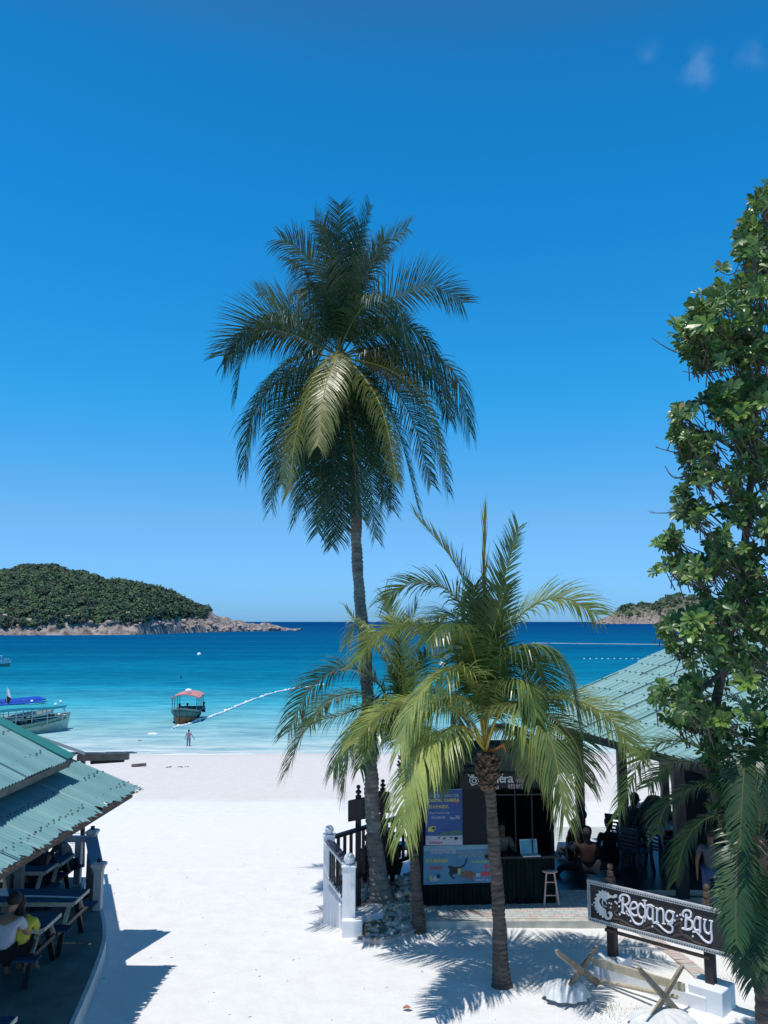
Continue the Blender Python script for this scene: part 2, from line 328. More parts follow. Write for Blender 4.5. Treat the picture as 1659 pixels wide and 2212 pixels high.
# ---------------------------------------------------------------- islands
ROCK = mat('island_rock', (.06, .048, .045), .9, .0, .30, 0, col2=(.50, .40, .34), detail=9)
EARTH = mat('island_slope', (.07, .09, .045), .95, .0, .12, col2=(.19, .18, .12), detail=8)
def interp(tab, x):
    if x <= tab[0][0]: return tab[0][1]
    for (a, va), (b, vb) in zip(tab, tab[1:]):
        if x <= b: return va+(vb-va)*(x-a)/(b-a)
    return tab[-1][1]
LEAFF = [mat('island_leaf_dark', (.026, .060, .036), .8, .3, .2), mat('island_leaf_mid', (.042, .088, .044), .8, .3, .2), mat('island_leaf_light', (.085, .14, .055), .8, .3, .2), mat('island_leaf_olive', (.070, .085, .055), .8, .3, .2)]
def island(x0, x1, top, shore, thick, rockline, treedrop, ntree, trad, leafq, nq, lab, seed, nu=110, rk=1.0):
    rr = random.Random(seed); nv = 22; P = []
    for i in range(nu+1):
        x = x0+(x1-x0)*i/nu
        s = at_z(x, interp(shore, x), SEA)
        th = interp(thick, x)
        Yr = s.y + th
        ty = interp(top, x) + interp(treedrop, x)
        r = at_y(x, ty, Yr); hz = max(.6, r.z - SEA)
        row = []
        for j in range(nv+1):
            v = j/(nv*.62)
            Y = s.y - 4 + v*(th+4)
            if v <= 1: h = hz*(math.sin(v*math.pi/2)**.8)
            else: h = hz*max(-.3, 1-((v-1)/.6)**2*1.3)
            X = s.x*(Y/s.y) if v <= 1 else r.x
            X = s.x + (r.x-s.x)*min(v, 1)
            k = (1-min(1, v*1.3))
            a = rk*(1.0+k*1.2)
            hh = h + a*(2.2*fn(X*.09, Y*.09, seed) + 1.6*abs(fn(X*.3, Y*.3, seed+3)) + .9*fn(X*.7, Y*.7, seed+5))*min(1, h/6+.35) - (.8 if j == 0 else 0)
            row.append(Vector((X, Y, SEA + hh)))
        P.append(row)
    mb = MB(); W = nv+1
    mb.v = [p for row in P for p in row]
    for i in range(nu):
        for j in range(nv):
            mb.f.append((i*W+j, (i+1)*W+j, (i+1)*W+j+1, i*W+j+1))
            x = x0+(x1-x0)*i/nu
            c = P[i][j]; rl = interp(rockline, x)*(1+.9*fn(c.x*.05, c.y*.05, seed+8))
            mb.m.append(0 if c.z-SEA < rl else 1)
    o = mb.build('hill', [ROCK, EARTH], kind='structure', smooth=False)
    # wood on the slopes
    tb = MB(); k = 0; tries = 0
    while k < ntree and tries < ntree*12:
        tries += 1
        i = rr.randrange(nu); j = rr.randrange(int(nv*.75)); a, b = rr.random(), rr.random()
        c = P[i][j].lerp(P[i+1][j], a).lerp(P[i][j+1].lerp(P[i+1][j+1], a), b)
        x = x0+(x1-x0)*(i+a)/nu; rl = interp(rockline, x)*(1+.9*fn(c.x*.05, c.y*.05, seed+8))
        if c.z-SEA < rl + rr.random()*rl*.3: continue
        dens = .62+.8*fn(c.x*.03, c.y*.03, seed+30)
        if trad > 4 and rr.random() > dens: continue
        k += 1
        R = trad*rr.uniform(.5, 1.25)*(1 if c.z-SEA > rl*1.4 else .6); tb.mi = rr.choice((0, 0, 1, 1, 1, 2, 3)) if rr.random() < .8 else 2
        hgt = R*rr.uniform(.7, 1.2); cc = c + Vector((0, 0, hgt*.5))
        for q in range(nq):
            d = Vector((rr.gauss(0, 1), rr.gauss(0, 1)-.5, abs(rr.gauss(0, 1))+.1)).normalized()
            lump = 1+.35*fn(d.x*2.2+k, d.y*2.2, d.z*2.2)
            p = cc + Vector((d.x*R, d.y*R, d.z*hgt))*rr.uniform(.75, 1.05)*lump
            nrm = (d+Vector((rr.gauss(0, .28), rr.gauss(0, .28), rr.gauss(0, .28)))).normalized()
            u = nrm.cross(Vector((rr.gauss(0, 1), rr.gauss(0, 1), rr.gauss(0, 1)))).normalized(); v = nrm.cross(u); L = leafq*rr.uniform(.6, 1.3)
            tb.add([p-u*L-v*L*.6, p+u*L-v*L*.6, p+u*L*.7+v*L, p-u*L*.7+v*L], [(0,1,2,3)])
    tag(tb.build('wood', LEAFF, kind='stuff'), lab, 'forest')
    # boulders at the waterline
    bb = MB()
    for k in range(220 if trad < 4 else 90):
        i = rr.randrange(nu); c = P[i][rr.choice((1, 1, 2, 2, 3))]; R = rr.uniform(.6, 2.1)*(1 if trad < 4 else 2.5)
        o_ = len(bb.v); bb.ball(c+Vector((0, -R*.3, R*.1)), R, 7, 5, (1.2, .9, .7))
        for q in range(o_, len(bb.v)): bb.v[q] += (bb.v[q]-c)*.35*fn(*(bb.v[q]*.6))
    tag(bb.build('shore_rocks', mat('boulder', (.26, .20, .175), .9, .0, .3, col2=(.55, .43, .38), detail=8), kind='stuff'), 'pinkish boulders along the foot of the ' + lab.split(' on the ')[-1], 'rocks')
top1 = [(-80, 1250), (0, 1237), (50, 1223), (83, 1219), (116, 1220), (145, 1233), (186, 1237), (215, 1246), (231, 1258), (248, 1250), (281, 1250), (331, 1258), (372, 1268), (397, 1279), (434, 1293), (455, 1301), (460, 1318), (475, 1328), (496, 1333), (521, 1339), (537, 1345), (579, 1345), (595, 1351), (645, 1361), (652, 1363)]
island(-80, 650, top1, [(-80, 1372), (150, 1372), (300, 1371), (400, 1367), (520, 1364), (650, 1362)], [(-80, 110), (300, 90), (450, 50), (600, 20), (650, 5)],
       [(-80, 1.6), (60, 2.5), (150, 5), (220, 3.2), (300, 4.5), (400, 7), (450, 11), (470, 60), (660, 60)], [(-80, 11), (230, 13), (300, 19), (430, 25), (452, 24), (468, 6), (650, 2)], 4600, 2.5, .62, 26,
       'dense green wood on the hilly island at left', 11)
top2 = [(1288, 1345), (1325, 1328), (1336, 1318), (1354, 1311), (1394, 1306), (1414, 1308), (1429, 1297), (1454, 1289), (1475, 1285), (1506, 1290), (1600, 1305), (1700, 1330)]
island(1286, 1700, top2, [(1286, 1347.6), (1700, 1347.6)], [(1286, 150), (1350, 400), (1700, 500)], [(1286, 200), (1330, 30), (1345, 25), (1700, 30)], [(1286, 0), (1340, 1.5), (1700, 3)], 300, 9, 2.8, 30,
       'scattered trees on the far headland at right', 23, nu=90, rk=4)

# ---------------------------------------------------------------- text helper
def text_verts(body, bold=0.0, shear=0):
    cu = bpy.data.curves.new('t', 'FONT'); cu.body = body; cu.size = 1; cu.offset = bold; cu.resolution_u = 3; cu.shear = shear
    ob = bpy.data.objects.new('t', cu); C.objects.link(ob); dg = bpy.context.evaluated_depsgraph_get()
    me = bpy.data.meshes.new_from_object(ob.evaluated_get(dg))
    vs = [v.co.copy() for v in me.vertices]; fs = [tuple(p.vertices) for p in me.polygons]
    bpy.data.objects.remove(ob); bpy.data.curves.remove(cu); bpy.data.meshes.remove(me)
    return vs, fs
class Plane:                    # a flat panel in the world: origin P, outward normal n
    def __init__(s, P, u):
        s.P = Vector(P); s.u = Vector(u); s.u.z = 0; s.u.normalize(); s.v = Vector((0,0,1)); s.n = s.u.cross(s.v)
    def uv(s, x, y):
        d = on_plane(x, y, s.P, s.n) - s.P; return d.dot(s.u), d.dot(s.v)
    def pt(s, u, v, off=0): return s.P + s.u*u + s.v*v + s.n*off
    def poly(s, mb, pxs, off, th=.003):
        p = [s.pt(*s.uv(*q), off) for q in pxs]; mb.prism(p, s.n*th)
    def text(s, mb, body, x0, y0, x1, y1, off, bold=.0, th=.002, shear=0):
        vs, fs = text_verts(body, bold, shear)
        if not vs: return
        a = s.uv(x0, y1); b = s.uv(x1, y0)
        X0 = min(v.x for v in vs); X1 = max(v.x for v in vs); Y0 = min(v.y for v in vs); Y1 = max(v.y for v in vs)
        mb.add([s.pt(a[0]+(v.x-X0)/(X1-X0)*(b[0]-a[0]), a[1]+(v.y-Y0)/(Y1-Y0)*(b[1]-a[1]), off+th) for v in vs], fs)
    def stroke(s, mb, pts, w, off, th=.012, m=5, taper=None):      # a flat ribbon with rounded relief along pts (u, v)
        P = spline([(a, b, 0) for a, b in pts], m); n = len(P)
        L = []; R = []; T = []
        for i, p in enumerate(P):
            d = (P[min(i+1, n-1)]-P[max(i-1, 0)]); d.normalize(); q = Vector((-d.y, d.x, 0)); ww = (w if not hasattr(w, '__len__') else w[0]+(w[1]-w[0])*i/(n-1))/2
            if i in (0, n-1): ww *= .7
            L.append((p+q*ww, p+q*ww*.6)); R.append((p-q*ww, p-q*ww*.6))
        o = len(mb.v)
        for i in range(n):
            for q, e in ((L[i][0], 0), (L[i][1], th), (R[i][1], th), (R[i][0], 0)): mb.v.append(s.pt(q.x, q.y, off+e))
        for i in range(n-1):
            for k in range(3): mb.f.append((o+i*4+k, o+i*4+k+1, o+i*4+k+5, o+i*4+k+4)); mb.m.append(mb.mi)
        mb.f.append((o, o+1, o+2, o+3)); e = o+(n-1)*4; mb.f.append((e, e+3, e+2, e+1)); mb.m += [mb.mi]*2

# ---------------------------------------------------------------- corrugated roofs
def corrugated(name, a, b, up, length, mats, parent, pitch=.09, amp=.016, th=.004, cut=None, jag=.0, seams=9, seed=1, rows=5, screwm=None, seam_every=.8):
    """sheet from eave a->b rising along the vector 'up' for 'length' metres; ribs run along 'up'"""
    a = Vector(a); b = Vector(b); e = (b-a); L = e.length; e.normalize(); up = Vector(up).normalized(); n = e.cross(up).normalized()
    if n.z < 0: n = -n
    rr = random.Random(seed); nu = int(L/(pitch/4)); nv = 14; mb = MB()
    for i in range(nu+1):
        u = L*i/nu; s = math.sin(2*math.pi*u/pitch)*amp; j0 = rr.uniform(-jag, jag)*2 if rr.random() < .3 else 0
        sh = int(u/seam_every); lift = .006*(sh % 2) + .006*math.sin(sh*2.3)
        for j in range(nv+1):
            v = length*j/nv + (rr.uniform(0, jag) + j0 if j == 0 else 0)
            mb.v.append(a + e*u + up*v + n*(s+lift + .012*math.sin(v*1.3+sh)))
    for i in range(nu):
        for j in range(nv): mb.f.append((i*(nv+1)+j, (i+1)*(nv+1)+j, (i+1)*(nv+1)+j+1, i*(nv+1)+j+1)); mb.m.append(1 if (j == 0 and jag and rr.random() < .0) else 0)
    if cut:
        keep = []
        for q in mb.f:
            c = sum((mb.v[k] for k in q), Vector())/4
            if cut(c): keep.append(q)
        mb.f = keep; mb.m = [0]*len(keep)
    o = mb.build(name, mats, parent, smooth=True)
    # screws at each purlin row
    sb = MB(); k = 0
    for r in range(rows):
        v = length*(r+.5)/rows
        m = int(L/pitch)
        for i in range(m):
            if rr.random() < .12: continue
            u = (i+.25)*pitch + rr.uniform(-.006, .006); vv = v+rr.uniform(-.02, .02) + .03*(i % 2)
            p = a+e*u+up*vv+n*(amp+.010)
            if cut and not cut(p): continue
            s = .011 if pitch < .12 else .02
            sb.add([p+e*(-s)+up*(-s*1.3), p+e*s-up*s*1.3, p+e*s+up*s*1.3, p-e*s+up*s*1.3, p+n*s*1.4], [(0,1,4),(1,2,4),(2,3,4),(3,0,4),(0,3,2,1)])
    sc_ = sb.build('screws', screwm or SCREW, parent); sc_['kind'] = 'stuff'
    # laps between sheets: a thin raised lip
    lb = MB(); u = seam_every
    while u < L-.1:
        v0 = rr.choice((0, 0, length*.4)); v1 = rr.choice((length, length, length*.75))
        p = a+e*u+up*v0+n*(amp+.006); q = a+e*u+up*v1+n*(amp+.006)
        if not cut or (cut(p) and cut(q)): lb.beam(p, q, .010, .006, n)
        elif cut:
            for kk in range(20):
                p1 = p.lerp(q, kk/20); q1 = p.lerp(q, (kk+1)/20)
                if cut(p1) and cut(q1): lb.beam(p1, q1, .012, .010, n)
        u += seam_every
    if lb.v: lb.build('sheet_lap', SCREW, parent)['kind'] = 'stuff'
    return o, n

# ---------------------------------------------------------------- LEFT: restaurant with its roofs
Y1 = 13.45
c1 = at_y(303, 1703, Y1)                       # far corner of the lower eave
e1 = on_plane(0, 1888, c1, Vector((0,0,1))); dirn = (e1-c1).normalized(); e1 = c1 + dirn*8.5
v1 = at_y(175, 1650, Y1); up1 = (v1-c1).normalized()
rest = thing('restaurant', (c1.x-2, c1.y-3, 0), 'open sided beach restaurant under two tiers of teal corrugated roof', 'restaurant')
corrugated('lower_roof', c1, e1, up1, 3.9, [TEAL, RUST], rest, jag=.05, seed=4, rows=9)
# rusty frayed edge along the eave and the far verge
def frayed(name, a, b, n, parent, seed, dens=22, size=.03):
    rr = random.Random(seed); L = (Vector(b)-Vector(a)).length; mb = MB()
    for i in range(int(L*dens)):
        if rr.random() < .25: continue
        p = Vector(a).lerp(Vector(b), i/(L*dens)) + Vector((rr.uniform(-.01, .01), rr.uniform(-.01, .01), rr.uniform(-.012, .004)))
        mb.box(p, (size*rr.uniform(.5, 1.3), size*rr.uniform(.6, 1.5), .012*rr.uniform(.5, 1.6)), Matrix.Rotation(rr.uniform(-.6, .6), 3, 'Z'))
    o = mb.build(name, RUST, parent); o['kind'] = 'stuff'; return o
frayed('rusty_edge', c1+Vector((0,0,-.01)), e1, None, rest, 5)
frayed('rusty_edge', c1, c1+up1*.35, None, rest, 6, 30, .05)
c2 = at_y(159, 1637, 12.5); e2 = on_plane(0, 1706, c2, Vector((0,0,1))); d2 = (e2-c2).normalized(); e2 = c2+d2*8
v2 = at_y(0, 1555, 12.5); up2 = (v2-c2).normalized()
corrugated('upper_roof', c2, e2, up2, 3.0, [TEAL, RUST], rest, seed=9, rows=5)
n2 = (e2-c2).cross(up2).normalized(); n2 = n2 if n2.z > 0 else -n2
mb = MB(); mb.beam(c2+n2*.035+Vector((0, -.13, 0)), c2+up2*3.0+n2*.035+Vector((0, -.13, 0)), .30, .014, n2)
mb.build('ridge_sheet', TEALD, rest)
mb = MB(); mb.beam(c2-n2*.09+up2*.03, e2-n2*.09+up2*.03, .04, .13, n2); mb.beam(c2-n2*.09+Vector((0, .0, 0)), c2+up2*3-n2*.09, .04, .13, n2)
mb.build('fascia', mat('grey_fascia', (.16, .155, .14), .8, .3, 8, .3), rest)
# far slope of the upper roof, rafters and posts
ridge = c2+up2*3.0; re = e2+up2*3.0
mb = MB(); dn = Vector((-up2.x*-1, 0, 0)); back = Vector((up2.x, 0, -up2.z))
mb.prism([ridge+Vector((0, 0, .02)), re+Vector((0, 0, .02)), re+back*3.4, ridge+back*3.4], (0, 0, -.03)); mb.build('rear_roof', TEAL, rest)
mb = MB()
for k in range(9):
    p = c1+dirn*(.3+k*1.0)-Vector((0, 0, .07)); mb.beam(p+up1*.1, p+up1*2.1, .05, .08)
mb.beam(c1+up1*.15-Vector((0, 0, .14)), e1+up1*.15-Vector((0, 0, .14)), .05, .1)
mb.build('rafters', DARKW, rest)['kind'] = 'stuff'
# lighter timber posts standing under the roof
for (px, py0, dx) in ((37, 2010, .13), (12, 2030, .12)):
    b = at_z(px, py0-40, .3) if False else at_z(px, 1985, .3)
    mb = MB(); mb.box((b.x, b.y, .3+1.5), (dx, dx, 3.0)); mb.build('post', mat('grey_post', (.17, .18, .17), .8, .2, 8), rest)
# dark back wall and screens deep inside
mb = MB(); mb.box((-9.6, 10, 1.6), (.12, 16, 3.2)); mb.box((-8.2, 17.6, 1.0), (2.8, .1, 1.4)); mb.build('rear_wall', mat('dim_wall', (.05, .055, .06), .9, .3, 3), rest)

# grey lean-to beyond with its flat gutter board and black post
pb = at_z(178, 1873, .3)
aw = thing('lean_to', (pb.x, pb.y, .3), 'grey lean-to roof with a flat board jutting right past the green roof', 'canopy')
Ya = 14.9
p = [at_y(78, 1586, Ya), at_y(182, 1624, Ya), at_y(170, 1632, Ya), at_y(60, 1592, Ya)]
mb = MB(); mb.prism([at_y(70, 1584, Ya-1.4), at_y(184, 1624, Ya-1.5), at_y(184, 1624, 17.6), at_y(-60, 1540, 17.6), at_y(-60, 1540, Ya-1.4)], (0, 0, -.05)); mb.build('sheet', mat('grey_sheet', (.36, .40, .42), .6, .15, 4), aw)
a = at_y(168, 1637, Ya); b = at_y(278, 1634, Ya)
mb = MB(); mb.beam(a, b, .10, .10); mb.build('beam', mat('beam_grey', (.22, .22, .20), .8, .2, 6, .2), aw)
mb = MB(); mb.beam(a+Vector((.2, .09, -.09)), at_y(268, 1642, Ya+.09), .06, .06); mb.build('batten', DARKW, aw)
mb = MB(); rr = random.Random(2)
K = [at_y(184, 1627, Ya), at_y(296, 1624.5, Ya)]
for k in range(16):
    u0 = K[0].lerp(K[1], k/16); u1 = K[0].lerp(K[1], (k+1)/16); z = Vector((0, 0, .010*math.sin(k*1.9)))
    def near(p, q):     # the sheet falls gently away from the hill side; its free edge runs inwards
        Yn = 14.87-.95*(1-q)*1.0 - .0
        return Vector((p.x - (Yn-Ya)*-.0, Yn, p.z + (Ya-Yn)*.152))
    f0 = 1-k/16; f1 = 1-(k+1)/16
    n0 = u0 + Vector((0, -2.0*min(1, f0*1.25)-.05, .152*(2.0*min(1, f0*1.25)+.05))); n1 = u1 + Vector((0, -2.0*min(1, f1*1.25)-.05, .152*(2.0*min(1, f1*1.25)+.05)))
    mb.prism([u0+z, u1+z, n1+z, n0+z], (0, 0, -.02))
mb.build('board', mat('weathered_sheet', (.16, .22, .25), .7, .3, 6, .2), aw)
mb = MB(); tp = at_y(180, 1638, pb.y); mb.beam((pb.x, pb.y, .3), (tp.x, pb.y, tp.z), .075, .075, (0, 1, 0)); mb.build('post', BLACK, aw)
mb = MB(); mb.beam((tp.x, pb.y, tp.z-.05), at_y(178, 1636, Ya)+Vector((0, 0, -.12)), .06, .08); mb.build('rafter', DARKW, aw)

# deck (raised concrete floor with a curved white kerb)
edge_px = [(160, 2212), (185, 2154), (208, 2098), (225, 2047), (229.5, 2024), (229, 1999), (224, 1971), (213, 1930)]
DZ = .30
edge = [at_z(x, y, DZ) for x, y in edge_px]
dd_ = (edge[0]-edge[1]).normalized(); edge = [edge[0]+dd_*4.5, edge[0]+dd_*2] + edge + [Vector((-5.55, 16.2, DZ)), Vector((-6.0, 17.6, DZ))]
edge = spline(edge, 6)
mb = MB(); n = len(edge)
for i in range(n-1):
    a, b = edge[i], edge[i+1]
    mb.add([(a.x-.06, a.y, DZ), (b.x-.06, b.y, DZ), (-14, b.y, DZ), (-14, a.y, DZ)], [(0,1,2,3)])
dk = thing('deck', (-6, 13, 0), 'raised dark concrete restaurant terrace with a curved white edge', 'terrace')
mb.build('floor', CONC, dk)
mb = MB()
for i in range(n-1):
    a, b = edge[i], edge[i+1]
    q = [Vector((a.x, a.y, -.1)), Vector((b.x, b.y, -.1)), Vector((b.x, b.y, DZ+.002)), Vector((a.x, a.y, DZ+.002))]
    mb.add(q + [Vector((a.x-.062, a.y, DZ+.002)), Vector((b.x-.062, b.y, DZ+.002))], [(0,1,2,3), (3,2,5,4)])
mb.add([edge[-1]+Vector((0,0,-.5)), edge[-1], Vector((-14, edge[-1].y, DZ)), Vector((-14, edge[-1].y, -.2))], [(0,1,2,3)])
mb.build('kerb', mat('kerb_paint', (.55, .60, .60), .8, .12, 4, .3), dk)
# low wall, its two capped pillars
pa = at_z(209, 1969, DZ); pf_y = 16.9
def pillar(px0, px1, Y, topy, zb, lab):
    a = at_y(px0, topy, Y); b = at_y(px1, topy, Y); cx = (a.x+b.x)/2; wd = b.x-a.x; top = a.z
    t = thing('pillar', (cx, Y+wd/2, zb), lab, 'pillar', 'grey pillars of the terrace wall')
    mb = MB(); mb.box((cx, Y+wd/2, (zb+top)/2), (wd, wd, top-zb)); mb.build('shaft', mat('pillar_grey', (.40, .42, .44), .85, .12, 6, .2), t, bevel=.008)
    mb = MB(); w_ = wd*1.0
    prof = [(w_*.5, top-.10), (w_*.62, top-.04), (w_*.8, top), (w_*.8, top+.035), (w_*.5, top+.06)]
    o = len(mb.v)
    for r, z in prof:
        for sx, sy in ((-1,-1), (1,-1), (1,1), (-1,1)): mb.v.append(Vector((cx+sx*r, Y+wd/2+sy*r, z+.002)))
    for i in range(4):
        for k in range(4): mb.f.append((i*4+k, i*4+(k+1) % 4, (i+1)*4+(k+1) % 4, (i+1)*4+k)); mb.m.append(0)
    mb.f.append((16, 17, 18, 19)); mb.m.append(0)
    mb.build('cap', MATS['pillar_grey'], t)
    mb = MB(); mb.box((cx, Y+wd/2, top+.09), (.06, .06, .06)); mb.build('lamp_socket', BLACK, t)
    return cx, Y+wd/2, top, wd
A = pillar(202.5, 220, pa.y, 1872, DZ, 'near grey pillar with flared cap at the terrace corner')
B = pillar(190, 205, pf_y, 1800, DZ, 'far grey pillar with flared cap where the terrace wall turns')
wl = thing('terrace_wall', (A[0], A[1]+1, DZ), 'waist high wall with a broad blue-grey coping between two pillars', 'wall')
mb = MB(); mb.beam((A[0]-.02, A[1], A[2]-.10), (B[0]-.02, B[1], B[2]-.10), .22, .07); mb.build('coping', mat('coping_blue', (.12, .19, .28), .6, .15, 5), wl)
mb = MB(); mb.beam((A[0]-.02, A[1], (A[2]+DZ)/2-.07), (B[0]-.02, B[1], (A[2]+DZ)/2-.07), .14, A[2]-DZ-.13); mb.build('panel', mat('speckled_render', (.13, .135, .13), .9, .0, 9, .5, col2=(.30, .30, .28)), wl)
fr = thing('rear_railing', (-7, B[1], DZ), 'grey masonry rail across the far end of the terrace', 'railing')
mb = MB(); yb = B[1]+.05; zt = at_y(150, 1812, yb).z
mb.box(((B[0]-9.2)/2, yb, zt), (abs(B[0]+9.2), .14, .10)); mb.build('rail', MATS['pillar_grey'], fr)
for px in (170, 128, 92, 60):
    q = at_y(px, 1840, yb); mb = MB(); mb.box((q.x, yb, (DZ+zt)/2), (.12, .12, zt-DZ-.1)); mb.build('post', MATS['pillar_grey'], fr)
q = at_y(148, 1808, yb); mb = MB(); mb.box((q.x, yb, zt+.10), (.07, .07, .10)); mb.build('lamp_socket', BLACK, fr)
# wire netting
nb = MB()
for (x0, y0, x1, y1) in ((128, 1790, 173, 1801), (150, 1822, 170, 1845), (130, 1848, 166, 1876)):
    a = at_y(x0, y1, yb+.12); b = at_y(x1, y0, yb+.12); nx = int((b.x-a.x)/.05); nz_ = int((b.z-a.z)/.05)
    nb.beam(a, (b.x, a.y, a.z), .006, .006); nb.beam((a.x, a.y, b.z), b, .006, .006)
    for i in range(nx):
        for j in range(max(1, nz_)):
            p = Vector((a.x+i*.05+(.025 if j % 2 else 0), a.y, a.z+j*.05)); nb.beam(p, p+Vector((.025, 0, .02)), .003, .003); nb.beam(p+Vector((.025, 0, .02)), p+Vector((.05, 0, 0)), .003, .003); nb.beam(p+Vector((.025, 0, .02)), p+Vector((.025, 0, .05)), .003, .003)
nb.build('netting', MATS['grey_fascia'], fr)['kind'] = 'stuff'

# ---------------------------------------------------------------- picnic tables
TABW = mat('dark_blue_table', (.018, .060, .12), .8, .4, 9, .3, spec=.15, stretch=(.3, 6, 1))
def picnic(loc, lab, L=1.75, ht=.75, wd=.62):
    t = thing('picnic_table', (0,0,0), lab, 'picnic table', 'blue picnic tables on the terrace')
    mb = MB()
    for k in range(6): mb.box((0, -wd/2+wd*(k+.5)/6, ht-.015), (L, wd/6-.012, .03))
    mb.build('table_top', TABW, t, bevel=.003)
    mb = MB()
    for sy in (-1, 1): mb.box((0, sy*(wd/2+.0), ht-.05), (L-.04, .025, .06))
    for s in (-1, 1): mb.box((s*(L/2-.005), 0, ht-.03), (.03, wd+.02, .05))
    mb.build('apron', CREAMW, t)
    for sy in (-1, 1):
        mb = MB()
        for k in range(2): mb.box((0, sy*(wd/2+.27)+(k-.5)*.12, .43), (L+.1, .105, .028))
        mb.build('bench_seat', TABW, t, bevel=.003)
    for s in (-1, 1):
        for sy in (-1, 1):
            mb = MB(); mb.beam((s*(L/2-.16), sy*(wd/2-.16), ht-.04), (s*(L/2-.16), sy*(wd/2+.20), 0), .04, .075, (1,0,0)); mb.build('leg', DARKW, t)
            mb = MB(); mb.beam((s*(L/2-.13), sy*(wd/2-.16), ht-.04), (s*(L/2-.13), sy*(wd/2+.08), ht-.32), .012, .07, (1,0,0)); mb.build('brace', CREAMW, t)
        mb = MB(); mb.box((s*(L/2-.12), 0, .39), (.035, wd+.78, .06)); mb.build('crossbar', DARKW, t)
    t.location = loc
    return t
T1 = at_z(166, 1946, DZ+.75)
pt = picnic((T1.x-.9, T1.y+.30, DZ), 'empty blue slatted picnic table in the middle of the terrace, fully in view')
bpy.context.view_layer.update()
def place_table(x, y, z, lab, rz=0):
    c = copy_tree(pt); c.location = (x, y, z); c['label'] = lab; c.rotation_euler.z = rz; return c
T0 = at_z(104, 1880, DZ+.75); place_table(T0.x-.9, T0.y+.3, DZ, 'blue slatted picnic table behind the empty one, beside the grey post')
T2 = at_z(100, 2003, DZ+.75); place_table(T2.x-.9, T2.y+.30, DZ, 'blue picnic table where the person in a white shirt sits')
T4 = at_z(30, 2212, DZ+.75); place_table(T4.x-.93, T4.y-.12, DZ, 'corner of a blue picnic table in the bottom left corner of the photo')
T5 = at_z(150, 1845, DZ+.75); place_table(T5.x-.8, 16.2, DZ, 'dark picnic table at the far end of the terrace, below the roof edge')

# ---------------------------------------------------------------- palms
def leafmat(name, c1, c2, rough=.38, rnd=.3, trans=.22):
    return mat(name, c1, rough, 0, 2.2, 0, spec=.5, col2=c2, trans=trans, rnd=rnd)
PF_TALL = leafmat('tall_palm_leaf', (.020, .055, .022), (.055, .11, .036))
PF_LIT = leafmat('tall_palm_leaf_sunlit', (.11, .13, .030), (.17, .19, .045))  # lit copy of the palm leaf: sunlight put into a yellower colour
PF_YOUNG = leafmat('young_palm_leaf', (.055, .12, .034), (.18, .26, .07), rough=.3, trans=.3)
PF_YEL = leafmat('young_palm_leaf_yellow', (.20, .27, .06), (.46, .52, .17), rough=.3, trans=.3)
PF_DRY = leafmat('dry_palm_leaf', (.12, .085, .04), (.24, .20, .10), rough=.7)
PF_DARK = leafmat('dark_palm_leaf', (.022, .062, .024), (.055, .115, .032))  # dark green leaf of the palm at the right edge
RACH = mat('palm_rib', (.10, .13, .03), .5, .2, 6); RACHY = mat('palm_rib_yellow', (.36, .27, .04), .45, .2, 6); RACHB = mat('palm_rib_brown', (.15, .09, .04), .7, .3, 6)
def frond(P, parent, m=PF_TALL, rm=RACH, L=.62, n=58, droop=.35, roll=0, wid=.026, r0=.022, start=.14, seed=0, A=None, segs=4, sweep=(14, 50), tipL=.5, name='frond', ragged=.06, up0=.15):
    rr = random.Random(seed*77+5); P = spline(P, 8); 
    cum = [0]
    for a, b in zip(P, P[1:]): cum.append(cum[-1]+(b-a).length)
    tot = cum[-1]
    def at(t):
        s = t*tot; i = 0
        while i < len(cum)-2 and cum[i+1] < s: i += 1
        f = (s-cum[i])/max(1e-6, cum[i+1]-cum[i]); return P[i].lerp(P[i+1], f), (P[i+1]-P[i]).normalized()
    if A is None:
        A = P[-1]-P[0]; A = Vector((A.x, A.y, 0))
        if A.length < .25*tot: A = Vector((A.x, A.y-.2*tot, 0))
    S0 = Vector(A).cross(Vector((0,0,1))).normalized()
    mb = MB(); mb.mi = 1
    mb.tube([at(i/14)[0] for i in range(15)], [r0*(1-.88*(i/14)**.7) for i in range(15)], 5); mb.mi = 0
    for i in range(n):
        t = start+(1-start)*(i+.5)/n; p, T = at(t)
        S = (S0-T*S0.dot(T)).normalized(); Nn = S.cross(T)
        if roll: R = Matrix.Rotation(rad(roll), 3, T); S = R @ S; Nn = R @ Nn
        q = (t-start)/(1-start)
        prof = (.45+.55*math.sin(math.pi*min(1, q*1.15+.08)**.9)) if q < .55 else (1-(q-.55)/.45*(1-tipL))
        ang = rad(sweep[0]+(sweep[1]-sweep[0])*q)
        for sd_ in (-1, 1):
            if rr.random() < ragged: continue
            a = ang+rr.gauss(0, .07); d = (S*sd_*math.cos(a)+T*math.sin(a)+Nn*(up0+rr.gauss(0, .07))+Vector((0, 0, -.3 if droop > .45 else 0))).normalized()
            ln = L*prof*rr.uniform(.82, 1.08)*(1 if rr.random() > .05 else .6); sl = ln/segs; g = droop*rr.uniform(.6, 1.4)
            c = p.copy(); o = len(mb.v); W = (T-d*T.dot(d)).normalized()
            ws = [.75, 1.0, .85, .5, .05] if segs == 4 else [.8, 1.0, .6, .05]
            for k in range(segs+1):
                ww = wid*ws[k]*.5*(.8+.4*prof); mb.v += [c-W*ww, c+W*ww]
                c = c+d*sl; d = (d+Vector((0, 0, -g*(k+1)*.42))).normalized(); W = (W-d*W.dot(d)).normalized()
            for k in range(segs): mb.f.append((o+2*k, o+2*k+1, o+2*k+3, o+2*k+2)); mb.m.append(0)
    return mb.build(name, [m, rm], parent)
